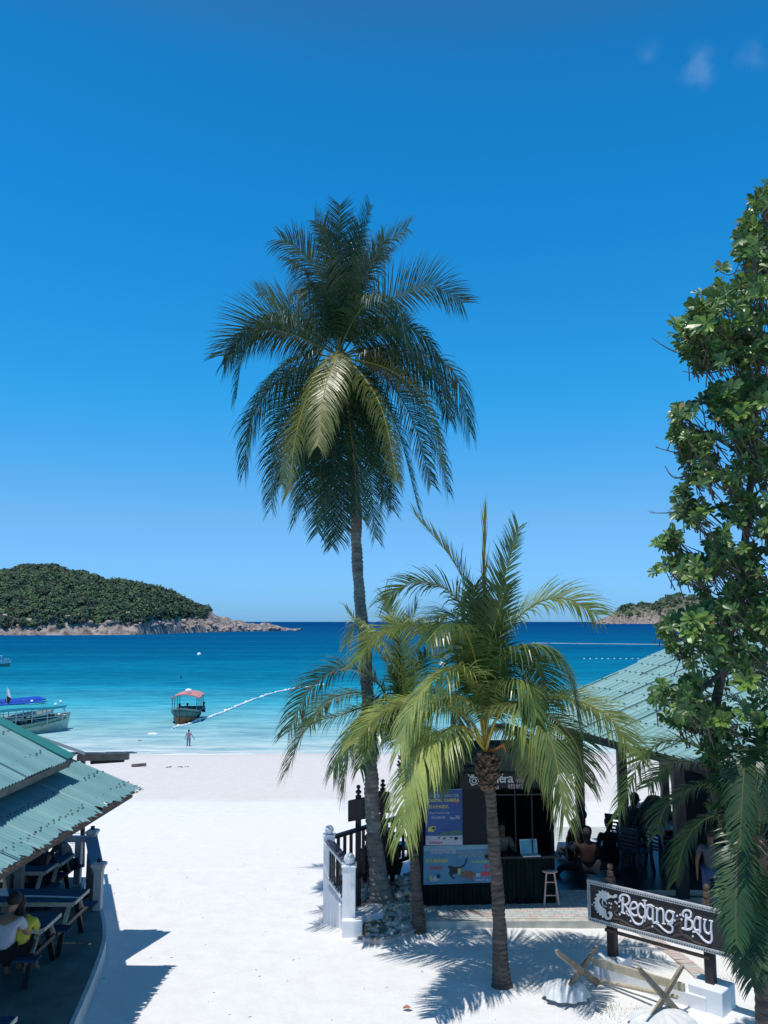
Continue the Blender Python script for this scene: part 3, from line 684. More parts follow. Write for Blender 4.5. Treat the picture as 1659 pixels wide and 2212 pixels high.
def px_frond(hub, pts, dY, parent, ease=1.0, **k):
    """control points given where they are seen; they lie dY metres behind (or before) the hub at the tip"""
    Q = [hub.copy()]; n = len(pts); L = [0]
    for i, (x, y) in enumerate(pts): 
        f = ((i+1)/n)**ease; Q.append(at_y(x, y, hub.y+dY*f))
    return frond(Q, parent, **k)
def trunk(P, R, parent, m, ring=.085, amp=.06, n=14, name='trunk', seed=1):
    S = spline(P, 14); cum = [0]
    for a, b in zip(S, S[1:]): cum.append(cum[-1]+(b-a).length)
    N_ = int(cum[-1]/ring*2); pts = []; rs = []; i = 0; rr = random.Random(seed)
    for k in range(N_+1):
        s = cum[-1]*k/N_
        while i < len(cum)-2 and cum[i+1] < s: i += 1
        f = (s-cum[i])/(cum[i+1]-cum[i]); pts.append(S[i].lerp(S[i+1], f))
        rs.append(interp(R, s/cum[-1])*(1+amp*(1 if k % 2 else -1)*rr.uniform(.3, 1.4)))
    mb = MB(); mb.tube(pts, rs, n)
    for q in range(len(mb.v)): mb.v[q] += Vector((fn(*(mb.v[q]*3.5), ), fn(*(mb.v[q]*3.1+Vector((9,0,0)))), 0))*.02
    return mb.build(name, m, parent, smooth=False)
BARK = mat('palm_bark', (.10, .085, .07), .9, .0, 5, .7, 30, col2=(.26, .235, .20), stretch=(1, 1, 4), detail=8)
BARKL = mat('palm_bark_pale', (.10, .093, .082), .9, .0, 4, .8, 25, col2=(.30, .28, .245), stretch=(1, 1, 2.5), detail=8)
BARKD = mat('palm_bark_dark', (.045, .035, .03), .95, .0, 6, .8, 30, col2=(.17, .14, .115), stretch=(1, 1, 4), detail=8)

# --- tall coconut palm
base = at_z(829, 1950, .15); Yt = base.y
tp = thing('tall_coconut_palm', (base.x, base.y, 0), 'tallest coconut palm, its big round crown high against the sky', 'palm tree', 'coconut palms')
hub = at_y(735, 772, Yt)
trunk([base+Vector((.02, 0, -.25)), at_y(813, 1855, Yt), at_y(805, 1760, Yt), at_y(802, 1690, Yt), at_y(798, 1600, Yt), at_y(790, 1420, Yt), at_y(779, 1310, Yt), at_y(771, 1200, Yt), at_y(768, 1090, Yt), at_y(752, 900, Yt), hub],
      [(0, .30), (.02, .27), (.045, .20), (.08, .165), (.13, .145), (.2, .135), (.45, .118), (.7, .105), (.93, .10), (1, .12)], tp, BARKL, seed=2)
def Z1(x, y): return (x*.39683+438.9, y*.39683+411.5)
TF = [ # (points in the enlarged picture), depth of the tip, roll, material, length of leaflets
 ([(745, 500), (743, 260), (745, 80)], -.2, 0, 0, .50, .12), ([(800, 560), (850, 330), (910, 82)], .4, 10, 0, .46, .12), ([(725, 560), (690, 340), (606, 165)], .3, 0, 0, .52, .2),
 ([(700, 640), (620, 440), (520, 320), (425, 268)], -.5, 25, 0, .66, .3), ([(800, 600), (900, 420), (1000, 300), (1108, 210)], .5, -20, 0, .62, .25), ([(790, 640), (880, 470), (985, 275)], -.3, -15, 0, .52, .25),
 ([(830, 780), (960, 640), (1090, 560), (1250, 515), (1412, 612)], .5, -40, 0, .62, .12), ([(790, 760), (870, 630), (960, 585), (1050, 610), (1105, 830)], -1.5, -15, 0, .66, .5),
 ([(650, 830), (480, 700), (330, 700), (210, 770), (110, 900)], .6, 40, 0, .66, .12), ([(640, 850), (450, 770), (300, 770), (215, 900), (180, 1130)], -.8, 15, 0, .62, .3),
 ([(660, 800), (540, 690), (400, 620), (300, 555)], 1.1, 35, 0, .5, .1),
 ([(830, 880), (1000, 840), (1200, 880), (1370, 1000), (1450, 1310)], .5, -10, 0, .72, .55), ([(830, 870), (960, 860), (1130, 900), (1290, 1040), (1340, 1250)], 1.2, -10, 0, .62, .5),
 ([(820, 920), (980, 960), (1140, 1060), (1240, 1220), (1300, 1500)], -1.0, -25, 1, .6, .3), ([(850, 930), (1060, 1020), (1200, 1200), (1280, 1420), (1330, 1640)], -.2, -20, 0, .52, .3),
 ([(735, 870), (700, 960), (655, 1120), (625, 1390)], -1.7, 0, 1, .52, .35), ([(700, 900), (640, 960), (560, 1140), (500, 1360), (470, 1640)], -1.3, 15, 1, .5, .3),
 ([(760, 900), (860, 1000), (960, 1160), (1020, 1380), (1050, 1580)], -1.5, -10, 1, .5, .35),
 ([(660, 920), (540, 960), (380, 1060), (260, 1250), (225, 1520)], -.1, 20, 0, .62, .35), ([(670, 940), (560, 990), (450, 1120), (390, 1400), (370, 1730)], .5, 10, 0, .5, .3),
 ([(720, 940), (660, 1080), (560, 1400), (500, 1800)], -.5, 10, 0, .55, .2), ([(730, 960), (690, 1150), (640, 1500), (625, 1860)], -.7, 0, 2, .5, .2), ([(740, 960), (720, 1200), (700, 1600), (700, 1935)], .4, 0, 0, .42, .2),
 ([(760, 960), (790, 1200), (825, 1500), (835, 1760)], -1.0, 0, 2, .55, .2), ([(770, 950), (840, 1150), (900, 1500), (935, 1890)], .1, -5, 0, .5, .2), ([(790, 940), (880, 1100), (960, 1350), (1020, 1730)], .4, -10, 2, .55, .2),
 ([(800, 930), (930, 1050), (1060, 1300), (1170, 1730)], -.4, -15, 0, .56, .3), ([(820, 920), (980, 1000), (1140, 1250), (1240, 1600)], .8, -15, 0, .5, .3),
 ([(700, 950), (600, 1050), (480, 1300), (430, 1600)], 1.0, 10, 0, .52, .3), ([(745, 960), (760, 1200), (760, 1500), (770, 1850)], .8, 0, 0, .5, .2),
 ([(750, 700), (770, 500), (830, 330), (860, 250)], 1.0, 0, 0, .5, .2), ([(720, 720), (660, 560), (600, 500), (520, 560)], 1.4, 0, 0, .6, .4), ([(780, 760), (880, 700), (990, 700), (1080, 800)], 1.6, 0, 0, .6, .4),

 ([(650, 850), (500, 750), (350, 725), (210, 800), (120, 940)], -.9, 30, 0, .62, .4), ([(820, 860), (960, 770), (1090, 740), (1210, 800), (1290, 940)], -.8, -30, 0, .6, .35), ([(820, 900), (980, 880), (1150, 930), (1310, 1060), (1400, 1270)], -.9, -15, 0, .62, .4),
 ([(670, 900), (540, 900), (400, 980), (290, 1130), (250, 1330)], -1.0, 20, 0, .6, .4),
 ([(700, 700), (600, 560), (540, 420), (480, 400)], .6, 20, 0, .6, .3), ([(780, 660), (840, 500), (900, 400), (1010, 350)], .9, -15, 0, .6, .25), ([(760, 650), (790, 450), (840, 280), (850, 190)], .2, 0, 0, .5, .15), ([(735, 600), (720, 400), (680, 260), (650, 190)], -.3, 0, 0, .5, .15),
 ([(720, 960), (680, 1150), (660, 1450), (660, 1800)], .3, 0, 0, .5, .2), ([(760, 960), (800, 1200), (850, 1500), (880, 1800)], .6, 0, 0, .5, .2), ([(740, 960), (730, 1200), (720, 1500), (730, 1900)], -.4, 0, 0, .5, .2), ([(700, 960), (620, 1150), (560, 1450), (545, 1720)], -.2, 5, 0, .55, .25), ([(780, 960), (860, 1100), (930, 1350), (980, 1700)], -.6, 0, 0, .5, .25),
 ([(790, 950), (870, 1080), (900, 1250), (930, 1500)], 1.5, 0, 0, .5, .3), ([(700, 950), (640, 1050), (580, 1250), (560, 1500)], 1.5, 0, 2, .5, .3)]
for i, (p, dY, ro, mi, L, dr) in enumerate(TF):
    m = (PF_TALL, PF_LIT, PF_DRY)[mi] if not (mi == 2 and i % 4) else PF_TALL
    o = px_frond(hub + Vector((random.uniform(-.08, .08), random.uniform(-.08, .08), 0)), [Z1(*q) for q in p], dY, tp, m=m, rm=(RACH, RACHY, RACHB)[mi], L=L*1.5, droop=dr*(1.45 if dr > .24 else 1.0), roll=ro, seed=i, wid=.0175, n=124, ease=1.1)
    if m is PF_DRY: o['label'] = 'browning frond hanging against the trunk'
mb = MB()
rr = random.Random(5)
for k in range(11):
    a = rr.uniform(0, 6.28); mb.ball(hub+Vector((math.cos(a)*.2, math.sin(a)*.2, -.25-rr.uniform(0, .25))), .10, 10, 7, (1, 1, 1.25))
mb.build('coconuts', mat('coconut', (.07, .09, .02), .5, .3, 5), tp, smooth=True)['kind'] = 'stuff'

def Z2(x, y): return (x*.49603+603.5, y*.49603+1069.8)
# --- young palm in front of the kiosk
base = at_z(1086, 2130, 0); Y2 = base.y
p2 = thing('young_coconut_palm', (base.x, base.y, 0), 'young coconut palm in front of the kiosk with a yellow upright spear leaf', 'palm tree', 'coconut palms')
hub = at_y(1050, 1625, Y2)
trunk([base+Vector((0, 0, -.15)), at_y(1080, 2060, Y2), at_y(1076, 1960, Y2), at_y(1069, 1850, Y2), at_y(1062, 1740, Y2), at_y(1056, 1690, Y2)],
      [(0, .185), (.08, .145), (.2, .115), (.35, .10), (.7, .092), (1, .085)], p2, BARKD, seed=6, ring=.07)
def husk(c, parent, seed, h=.42, r=.15, n=70, up=None):
    rr = random.Random(seed); mb = MB()
    for k in range(n):
        a = rr.uniform(0, 6.28); z = rr.uniform(-h, h*.5); R = r*(1-.35*abs(z)/h)*rr.uniform(.75, 1.0)
        p = c+Vector((math.cos(a)*R, math.sin(a)*R, z)); d = Vector((math.cos(a)*.8, math.sin(a)*.8, rr.uniform(.2, 1.1))).normalized()
        W = Vector((-math.sin(a), math.cos(a), 0)); L = rr.uniform(.05, .11); w_ = rr.uniform(.02, .045)
        mb.add([p-W*w_, p+W*w_, p+W*w_*.7+d*L, p-W*w_*.7+d*L, p+d*L*.5+W.cross(d)*.02], [(0,1,4),(1,2,4),(2,3,4),(3,0,4)])
    mb.tube([c+Vector((0, 0, -h)), c, c+Vector((0, 0, h*.6))], [r*.62, r*.78, r*.5], 10)
    o = mb.build('husk', mat('palm_husk', (.06, .04, .03), .95, 0, 9, .6, col2=(.20, .13, .085)), parent); return o
husk(at_y(1054, 1655, Y2), p2, 3, .36, .165, 150)
YF = [ # points, dY, roll, material 0 green 1 yellow-green, L, droop
 ([(885, 1000), (868, 760), (800, 500), (700, 392), (560, 385), (462, 455)], .3, 20, 0, .62, .35),
 ([(885, 900), (840, 500), (760, 290), (592, 88)], .2, 10, 0, .50, .03), ([(905, 900), (945, 500), (1000, 290), (1042, 140)], .2, -5, 0, .46, .05),
 ([(905, 900), (960, 650), (1080, 495), (1230, 445), (1385, 520)], .4, -25, 1, .66, .3), ([(905, 950), (960, 740), (1060, 655), (1190, 670), (1270, 800), (1300, 980)], -.5, -10, 0, .68, .5),
 ([(893, 1010), (850, 810), (760, 738), (660, 800), (560, 960), (528, 1100)], -1.0, 10, 1, .62, .5),
 ([(880, 1090), (820, 1022), (750, 1008), (630, 1110), (560, 1280), (540, 1470)], -1.5, 10, 1, .62, .55),
 ([(905, 1090), (950, 960), (1025, 905), (1120, 970), (1195, 1110), (1240, 1390)], -1.4, -8, 1, .66, .5),
 ([(900, 1060), (980, 930), (1110, 880), (1300, 895), (1450, 985), (1550, 1140)], .3, -20, 1, .64, .4),
 ([(905, 1060), (960, 950), (1060, 900), (1180, 960), (1290, 1080), (1330, 1250)], .8, -10, 0, .6, .45),
 ([(885, 1000), (860, 830), (720, 640), (560, 565), (420, 610), (350, 720)], .5, 20, 1, .58, .35),
 ([(880, 1060), (800, 950), (680, 900), (560, 905), (430, 960), (330, 1080)], .6, 15, 1, .6, .4),
 ([(890, 950), (850, 700), (800, 560), (720, 520), (620, 600)], 1.1, 10, 0, .6, .4), ([(900, 950), (950, 760), (1040, 690), (1130, 760), (1180, 900)], 1.2, -10, 0, .6, .4),
 ([(890, 800), (872, 600), (852, 480), (850, 395)], -.2, 0, 0, .42, .05), ([(897, 800), (920, 640), (955, 500), (990, 390)], -.4, 0, 0, .46, .1), ([(885, 900), (850, 700), (800, 580), (720, 560), (640, 640)], -1.2, 0, 0, .55, .5),
 ([(905, 1000), (950, 860), (1010, 800), (1080, 830), (1120, 960)], -1.0, 0, 0, .5, .5), ([(900, 1080), (940, 1010), (1010, 1000), (1080, 1080), (1110, 1230)], 1.0, 0, 0, .55, .5), ([(880, 1080), (840, 1020), (780, 1030), (720, 1130), (690, 1260)], .9, 0, 0, .55, .5),
 ([(890, 1080), (870, 960), (800, 880), (700, 880), (600, 1000), (570, 1150)], -.4, 5, 1, .56, .5)]
for i, (p, dY, ro, mi, L, dr) in enumerate(YF):
    px_frond(hub, [Z2(*q) for q in p], dY, p2, m=(PF_YOUNG, PF_YEL)[mi], rm=RACHY, L=L*1.45, droop=dr*(.92 if dr > .3 else 1.0), roll=ro, seed=100+i, wid=.023, n=104, start=.26, r0=.028, ease=1.2)
sp = [hub]+[at_y(*Z2(x, y), Y2) for x, y in ((892, 700), (893, 400), (897, 95))]
o = frond(sp, p2, m=leafmat('spear_leaf', (.22, .24, .05), (.42, .38, .07)), rm=RACHY, L=.8, n=50, droop=0, wid=.016, start=.3, seed=55, sweep=(86, 89), up0=.02, r0=.026, A=(1, .3, 0)); o['label'] = 'yellow spear leaf still folded upright'
mb = MB(); q = at_y(1088, 1608, Y2-.1); mb.tube([hub, at_y(1070, 1618, Y2-.1), q, q+Vector((.03, 0, -.12))], [.015, .022, .030, .008], 7); mb.build('sheath', mat('orange_sheath', (.50, .16, .03), .6, .2, 6), p2)

# --- palm to the left of the kiosk, behind the young one
base = at_z(906, 2013, 0); Y3 = base.y
p3 = thing('leaning_coconut_palm', (base.x, base.y, 0), 'coconut palm with a thin dark mottled trunk between the railing and the kiosk', 'palm tree', 'coconut palms')
hub = at_y(874, 1640, Y3)
trunk([base+Vector((0, 0, -.1)), at_y(903, 1960, Y3), at_y(897, 1880, Y3), at_y(888, 1780, Y3), at_y(878, 1690, Y3), hub], [(0, .13), (.2, .10), (.5, .085), (1, .07)], p3, BARKD, seed=9, ring=.06)
husk(at_y(876, 1655, Y3), p3, 8, .3, .12, 40)
BF = [([(540, 1060), (520, 930), (450, 880), (390, 930), (300, 1090), (280, 1290)], -.6, 15, 0, .6, .5), ([(530, 1080), (400, 930), (250, 965), (120, 1010), (35, 1200)], -.2, 15, 0, .6, .4),
 ([(540, 1050), (430, 820), (270, 750), (130, 850), (40, 1030)], .5, 20, 0, .62, .4), ([(545, 1000), (470, 740), (380, 620), (292, 500)], .5, 15, 1, .5, .2),
 ([(548, 1000), (500, 760), (420, 620), (340, 560), (300, 640)], .2, 10, 1, .55, .4), ([(540, 1080), (470, 960), (380, 950), (290, 1060), (235, 1200)], -1.1, 10, 0, .58, .5),
 ([(545, 900), (520, 700), (490, 560), (455, 430)], .3, 0, 1, .45, .1), ([(545, 1100), (500, 1010), (430, 1000), (380, 1080), (350, 1190)], -1.3, 5, 0, .42, .5),
 ([(560, 1050), (600, 900), (680, 840), (760, 900), (800, 1050)], .6, -10, 0, .58, .5), ([(555, 1000), (580, 800), (640, 700), (720, 700)], .9, 0, 0, .55, .4),
 ([(555, 1060), (590, 1000), (640, 1050), (660, 1200)], -1.0, 0, 0, .5, .5), ([(545, 950), (540, 760), (560, 600), (600, 480)], .5, 0, 0, .5, .2), ([(535, 1060), (430, 900), (330, 860), (200, 900), (130, 1000)], 1.2, 10, 0, .58, .4)]
for i, (p, dY, ro, mi, L, dr) in enumerate(BF):
    px_frond(hub, [Z2(*q) for q in p], dY, p3, m=(PF_YOUNG, PF_YEL, PF_DRY)[mi], rm=(RACH, RACHY, RACHB)[mi], L=L*1.5, droop=dr*(.92 if dr > .3 else 1.0), roll=ro, seed=200+i, wid=.022, n=100, start=.2, ease=1.1)
mb = MB(); mb.tube([at_y(874, 1700, Y3), at_y(870, 1640, Y3-.1), at_y(866, 1600, Y3-.15)], [.05, .045, .03], 7); mb.build('leaf_stalk', RACHY, p3)

# --- dark palm at the right edge, close to the camera
Y4 = 9.5
hub = at_y(1636, 1830, Y4)
p4 = thing('dark_coconut_palm', (at_y(1655, 2200, Y4).x, Y4, 0), 'dark green coconut palm hanging over the right end of the carved sign', 'palm tree', 'coconut palms')
q = at_y(1654, 2195, Y4)
trunk([Vector((q.x+.02, Y4, -.2)), Vector((q.x, Y4, q.z)), at_y(1650, 2050, Y4), at_y(1642, 1920, Y4), hub], [(0, .15), (.4, .105), (1, .09)], p4, BARKD, seed=12)
husk(hub+Vector((0, 0, -.05)), p4, 18, .35, .16, 50)
NF = [([(1600, 1740), (1562, 1660), (1500, 1610), (1440, 1600), (1385, 1640), (1338, 1760)], .9, 15, 1, .50, .25, 0), ([(1605, 1760), (1575, 1680), (1520, 1650), (1450, 1650), (1400, 1700)], 1.4, 15, 0, .48, .3, 0),
 ([(1630, 1720), (1622, 1620), (1610, 1640), (1603, 1730), (1598, 1830)], -.9, 0, 0, .50, .4, 2), ([(1620, 1790), (1605, 1775), (1594, 1830), (1590, 1920), (1590, 2040)], -1.0, 0, 0, .44, .25, 2),
 ([(1618, 1850), (1598, 1880), (1602, 1960), (1612, 2040), (1625, 2130)], -.5, 0, 0, .50, .2, 0), ([(1618, 1800), (1570, 1760), (1520, 1770), (1480, 1820), (1460, 1900)], .6, 10, 0, .40, .4, 0),
 ([(1620, 1860), (1600, 1930), (1620, 2020), (1645, 2090)], -.8, 0, 0, .50, .2, 0), ([(1640, 1900), (1645, 1960), (1660, 2040), (1690, 2130)], -.9, 0, 0, .5, .3, 0),
 ([(1650, 1700), (1668, 1580), (1700, 1500), (1760, 1480)], -.3, 0, 0, .5, .3, 0), ([(1600, 1780), (1560, 1700), (1500, 1700), (1440, 1740), (1420, 1800)], .9, 10, 0, .42, .4, 0),
 ([(1655, 1740), (1640, 1620), (1620, 1540), (1560, 1500), (1500, 1520)], .5, 10, 0, .46, .3, 0), ([(1640, 1730), (1650, 1640), (1648, 1580), (1640, 1540)], .4, 0, 0, .4, .3, 0),
 ([(1650, 1800), (1690, 1740), (1740, 1760), (1780, 1860)], .3, 0, 0, .5, .4, 0), ([(1640, 1880), (1625, 1960), (1600, 2020), (1590, 2100)], .3, 0, 0, .44, .3, 0), ([(1650, 1850), (1660, 1880), (1690, 1960), (1700, 2060)], .4, 0, 0, .5, .3, 0),
 ([(1640, 1770), (1630, 1700), (1660, 1680), (1680, 1760)], -.8, 0, 0, .46, .4, 0), ([(1630, 1850), (1615, 1850), (1600, 1900), (1600, 1980)], .4, 0, 0, .40, .35, 0)]
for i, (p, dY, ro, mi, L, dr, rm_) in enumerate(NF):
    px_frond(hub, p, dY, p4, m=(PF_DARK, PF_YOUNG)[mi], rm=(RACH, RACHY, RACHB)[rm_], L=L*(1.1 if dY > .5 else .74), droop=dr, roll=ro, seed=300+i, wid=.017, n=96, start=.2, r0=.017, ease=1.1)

# ---------------------------------------------------------------- big broad-leaved tree at the right edge
def Z3(x, y): return (x*.29767+1316.7, y*.29767+384)
def Z4(x, y): return (x*.29756+1234.4, y*.29756+987.5)
LG = [mat('broad_leaf', (.050, .115, .032), .36, 0, 3, spec=.5, col2=(.125, .21, .055), trans=.22), mat('broad_leaf_young', (.14, .25, .045), .35, 0, 3, spec=.6, col2=(.22, .34, .06), trans=.3), mat('broad_leaf_old', (.22, .17, .04), .5, .3, 3, trans=.2)]
left = [(395, 1650), (440, 1622), (465, 1600), (512, 1582), (550, 1585), (575, 1600), (600, 1612), (612, 1535), (632, 1502), (680, 1482), (727, 1450), (750, 1462), (775, 1478), (792, 1505), (803, 1590), (822, 1580), (835, 1545), (862, 1515), (892, 1450), (915, 1440), (945, 1442), (960, 1460), (1000, 1465), (1020, 1488), (1045, 1462), (1080, 1458), (1110, 1452), (1140, 1460), (1160, 1425), (1180, 1415), (1195, 1450), (1215, 1440), (1230, 1415), (1250, 1445), (1262, 1500), (1300, 1512), (1322, 1490), (1335, 1420), (1355, 1408), (1385, 1430), (1410, 1452), (1430, 1470), (1445, 1560), (1458, 1480), (1480, 1412), (1520, 1402), (1545, 1420), (1565, 1440), (1580, 1530), (1590, 1600)]
tr = thing('broad_leaved_tree', (5.0, 10.2, 0), 'tall glossy broad leaved tree filling the right edge of the photo', 'tree')
rr = random.Random(41)
BT = mat('tree_bark', (.10, .085, .07), .9, .3, 6, .6, 20)
def limb(pts, rs, name='branch'):
    mb = MB(); S = spline(pts, 6); n = len(S); mb.tube(S, [rs[0]+(rs[1]-rs[0])*i/(n-1) for i in range(n)], 7); return mb.build(name, BT, tr, smooth=True)
YT = 10.2
spine_px = [(1668, 2240), (1640, 2000), (1560, 1760), (1535, 1620), (1560, 1450), (1600, 1250), (1625, 1000), (1640, 750), (1655, 480)]
sp_ = [at_y(x, y, YT) for x, y in spine_px]; sp_[0] = Vector((sp_[0].x, YT, -.1))
limb(sp_, (.085, .03), 'trunk')
for pts in ([(1600, 1250), (1560, 1180), (1520, 1150), (1470, 1110)], [(1640, 750), (1590, 720), (1540, 700), (1490, 700)], [(1625, 1000), (1570, 960), (1510, 930), (1470, 930)], [(1560, 1450), (1520, 1400), (1480, 1370)], [(1560, 1450), (1500, 1500), (1450, 1500), (1420, 1500)], [(1625, 1000), (1660, 900), (1700, 800)], [(1600, 1250), (1640, 1200), (1690, 1150)], [(1655, 480), (1640, 440), (1630, 410)]):
    limb([at_y(x, y, YT-.3*i*rr.uniform(-.5, 1)) for i, (x, y) in enumerate(pts)], (.03, .008))
tw = [[Z3(*q) for q in p] for p in ([(480, 1265), (400, 1225), (312, 1165)], [(560, 1060), (500, 1035), (430, 990)], [(900, 1385), (760, 1410), (650, 1420), (528, 1405)], [(1050, 675), (950, 670), (870, 705), (800, 682)], [(560, 2010), (440, 1985), (335, 1955)], [(600, 2140), (490, 2180), (440, 2150), (400, 2090)], [(1100, 730), (1000, 690), (950, 640), (940, 620)])] + [[Z4(*q) for q in p] for p in ([(760, 395), (690, 405), (580, 405)], [(880, 120), (790, 150), (730, 140), (680, 65)])]
for p in tw:
    P = [at_y(x, y, YT-.5) for x, y in p]; mb = MB(); S = spline(P, 5); mb.tube(S, [.010-.006*i/(len(S)-1) for i in range(len(S))], 5)
    for k in range(3):
        q = S[rr.randrange(3, len(S))]; mb.tube([q, q+Vector((-.04, 0, .03))], [.004, .002], 4)
    mb.build('twig', BT, tr)
crown = MB(); twb = MB()
def leaf(mb, p, d, n_, L, W, curl):
    S = d.cross(n_).normalized(); n_ = S.cross(d).normalized()
    st = [(0, .06), (.28, .45), (.6, .95), (.85, .85), (1.0, .15)]; o = len(mb.v); c = p.copy(); dd = d.copy(); last = 0
    for t, w_ in st:
        c = c+dd*(t-last)*L; last = t; nn = S.cross(dd).normalized()
        mb.v += [c-S*w_*W/2+nn*W*.14*w_, c.copy(), c+S*w_*W/2+nn*W*.14*w_]
        dd = (dd+Vector((0, 0, -curl))).normalized()
    for k in range(4):
        for q in range(2): mb.f.append((o+3*k+q, o+3*k+q+1, o+3*k+q+4, o+3*k+q+3)); mb.m.append(mb.mi)
def rosette(p, ax, size, young=0, nl=None):
    ax = ax.normalized(); u = ax.orthogonal().normalized(); v = ax.cross(u); nl = nl or rr.randint(7, 11); ph = rr.uniform(0, 6.28)
    for k in range(nl):
        a = ph+k*2.4; el = rr.uniform(.25, 1.15)*(1-.5*(k/nl)) ; R = u*math.cos(a)+v*math.sin(a)
        d = (R*math.cos(el)+ax*math.sin(el)).normalized(); n_ = (ax*math.cos(el)-R*math.sin(el))
        crown.mi = 1 if rr.random() < young else (2 if rr.random() < .015 else 0)
        L = size*rr.uniform(.75, 1.15)*(1-.25*(k/nl)); leaf(crown, p+R*.008, d, n_, L, L*rr.uniform(.42, .52), rr.uniform(.03, .28))
cnt = 0
def lb(y):
    return interp(left, y)
for _ in range(16000):
    y = rr.uniform(395, 1600); x = rr.uniform(1395, 1740); l = lb(y)
    if x < l+10: continue
    if y < 790 and x > 1700: continue
    edge_d = x-l
    if y > 1455 and x > 1575 and rr.random() < .82: continue
    if y > 1590: continue
    g = fn(x*.022, y*.022, 3.3)
    if edge_d > 18 and g < -.16: continue
    if 795 < y < 830 and x < 1600: continue
    if edge_d > 90 and rr.random() < .25: continue
    Y = YT + rr.uniform(-1.3, 1.0)*(1 if edge_d > 40 else .5)
    p = at_y(x, y, Y); size = rr.uniform(.08, .15) if y > 900 else rr.uniform(.11, .18)
    ax = Vector((-.5+rr.gauss(0, .5), -.45+rr.gauss(0, .5), .75+rr.gauss(0, .35)))
    rosette(p, ax, size, .55 if (rr.random() < .16 or (y < 720 and rr.random() < .4)) else .04)
    tail = p-ax.normalized()*rr.uniform(.12, .3)+Vector((.08, .05, -.05)); twb.tube([p, tail], [.004, .008], 4, cap=False)
    cnt += 1
    if cnt > 2300: break
for _ in range(150):
    y = rr.uniform(1560, 1800); t_ = (y-1560)/240; x = 1545+35*t_+rr.gauss(0, 22-8*t_); rosette(at_y(x, y, YT+rr.uniform(-.5, .4)), Vector((-.3+rr.gauss(0, .6), -.5, .4+rr.gauss(0, .5))), rr.uniform(.07, .12), .02, 7)
for (x, y, s, yg) in ((1493, 1365, .2, .6), (1610, 1475, .22, .7), (1520, 1350, .19, .4), (1558, 1560, .17, .6), (1430, 1478, .12, .4), (1600, 900, .2, .5), (1635, 640, .22, .5), (1600, 700, .19, .6), (1460, 700, .17, .6), (1560, 580, .17, .5), (1645, 1560, .2, .2), (1600, 1540, .17, .3), (1500, 1340, .2, .5), (1418, 1170, .12, .6), (1420, 1232, .11, .5)):
    for k in range(2): rosette(at_y(x+rr.uniform(-6, 6), y+rr.uniform(-6, 6), YT-1.3), Vector((-.3+rr.gauss(0, .3), -.7, .7)), s*.75, yg, 9)
crown.build('crown', LG, tr, smooth=False)['kind'] = 'stuff'
twb.build('twigs', BT, tr)['kind'] = 'stuff'

# ---------------------------------------------------------------- CENTRE: paved platform, kiosk
BRICK = mat('pink_brick', (.46, .36, .33), .85, .0, 5, .4, 25, col2=(.62, .54, .51))
kl = at_z(915, 1958, .1); kr = at_z(1201, 1952, .1)
KP = Plane(kl, kr-kl); KW = (kr-kl).length
fl = at_z(905, 1990, .1); frt = at_z(1300, 1983, .1)
pl = thing('platform', (kl.x, kl.y-.5, 0), 'low brick paved platform with a concrete kerb under the kiosk and pavilion', 'platform')
PLY0 = fl.y
mb = MB(); floor_poly = [(fl.x+.15, fl.y+.02), (6.9, frt.y-.05), (16, frt.y-.05), (16, 21.2), (fl.x+.15+.2, 21.2)]
mb.prism([(x, y, .07) for x, y in floor_poly], (0, 0, .028)); mb.build('slab', CONCL, pl)
mb = MB(); rr = random.Random(8)
for j in range(14):
    y = fl.y+.16+j*.115
    for i in range(52):
        x = fl.x+.22+i*.225+(.11 if j % 2 else 0)
        if rr.random() < .05: continue
        mb.mi = rr.choice((0, 1, 1)); mb.box((x, y, .1+rr.uniform(0, .004)), (.212, .103, .02))
mb.build('paving', [BRICK, CONCL], pl)['kind'] = 'stuff'
mb = MB(); mb.beam((fl.x, fl.y-.02, .055), (14, frt.y-.08, .055), .13, .135); mb.beam((fl.x+.05, fl.y+.04, .057), (kl.x-.02, kl.y+.5, .057), .16, .13); mb.build('kerb', mat('kerb_concrete', (.50, .49, .43), .9, .2, 4, .3), pl)

DKG = mat('dark_green_boards', (.007, .017, .016), .75, .35, 6, .2, spec=.05, stretch=(1, 1, .2))
ko = thing('kiosk', (kl.x+KW/2, kl.y+.8, .1), 'dark wooden camera rental kiosk with a serving window and posters', 'kiosk')
u_, v_ = KP.u, KP.v; back = -KP.n
def kbox(mb, u0, u1, v0, v1, d0, d1):
    q = [KP.pt(u, v, -d) for u in (u0, u1) for v in (v0, v1) for d in (d0, d1)]
    mb.add(q, [(0,1,3,2),(4,6,7,5),(0,4,5,1),(2,3,7,6),(0,2,6,4),(1,5,7,3)])
KH = 2.45; KD = 1.9
wu, wv = KP.uv(1050, 1844); wu2, wv2 = KP.uv(1188, 1706)
mb = MB(); nb_ = 30
for i in range(nb_):       # vertical boards below the window
    a, b = KW*i/nb_, KW*(i+1)/nb_; kbox(mb, a+.004, b-.004, 0, wv-.03, -.012*(i % 2), .05)
kbox(mb, 0, wu, wv-.03, KH, 0, .05); kbox(mb, wu2, KW, wv-.03, KH, 0, .05); kbox(mb, wu, wu2, wv2, KH, 0, .05)
mb.build('front_wall', DKG, ko)
mb = MB(); kbox(mb, 0, .05, 0, KH, .052, KD); kbox(mb, KW-.05, KW, 0, KH, .052, KD); kbox(mb, .052, KW-.052, 0, KH, KD-.05, KD); mb.build('side_wall', DKG, ko)
mb = MB(); kbox(mb, wu-.03, wu2+.12, wv-.06, wv-.02, -.16, .22); mb.build('counter', DARKW, ko)
mb = MB()
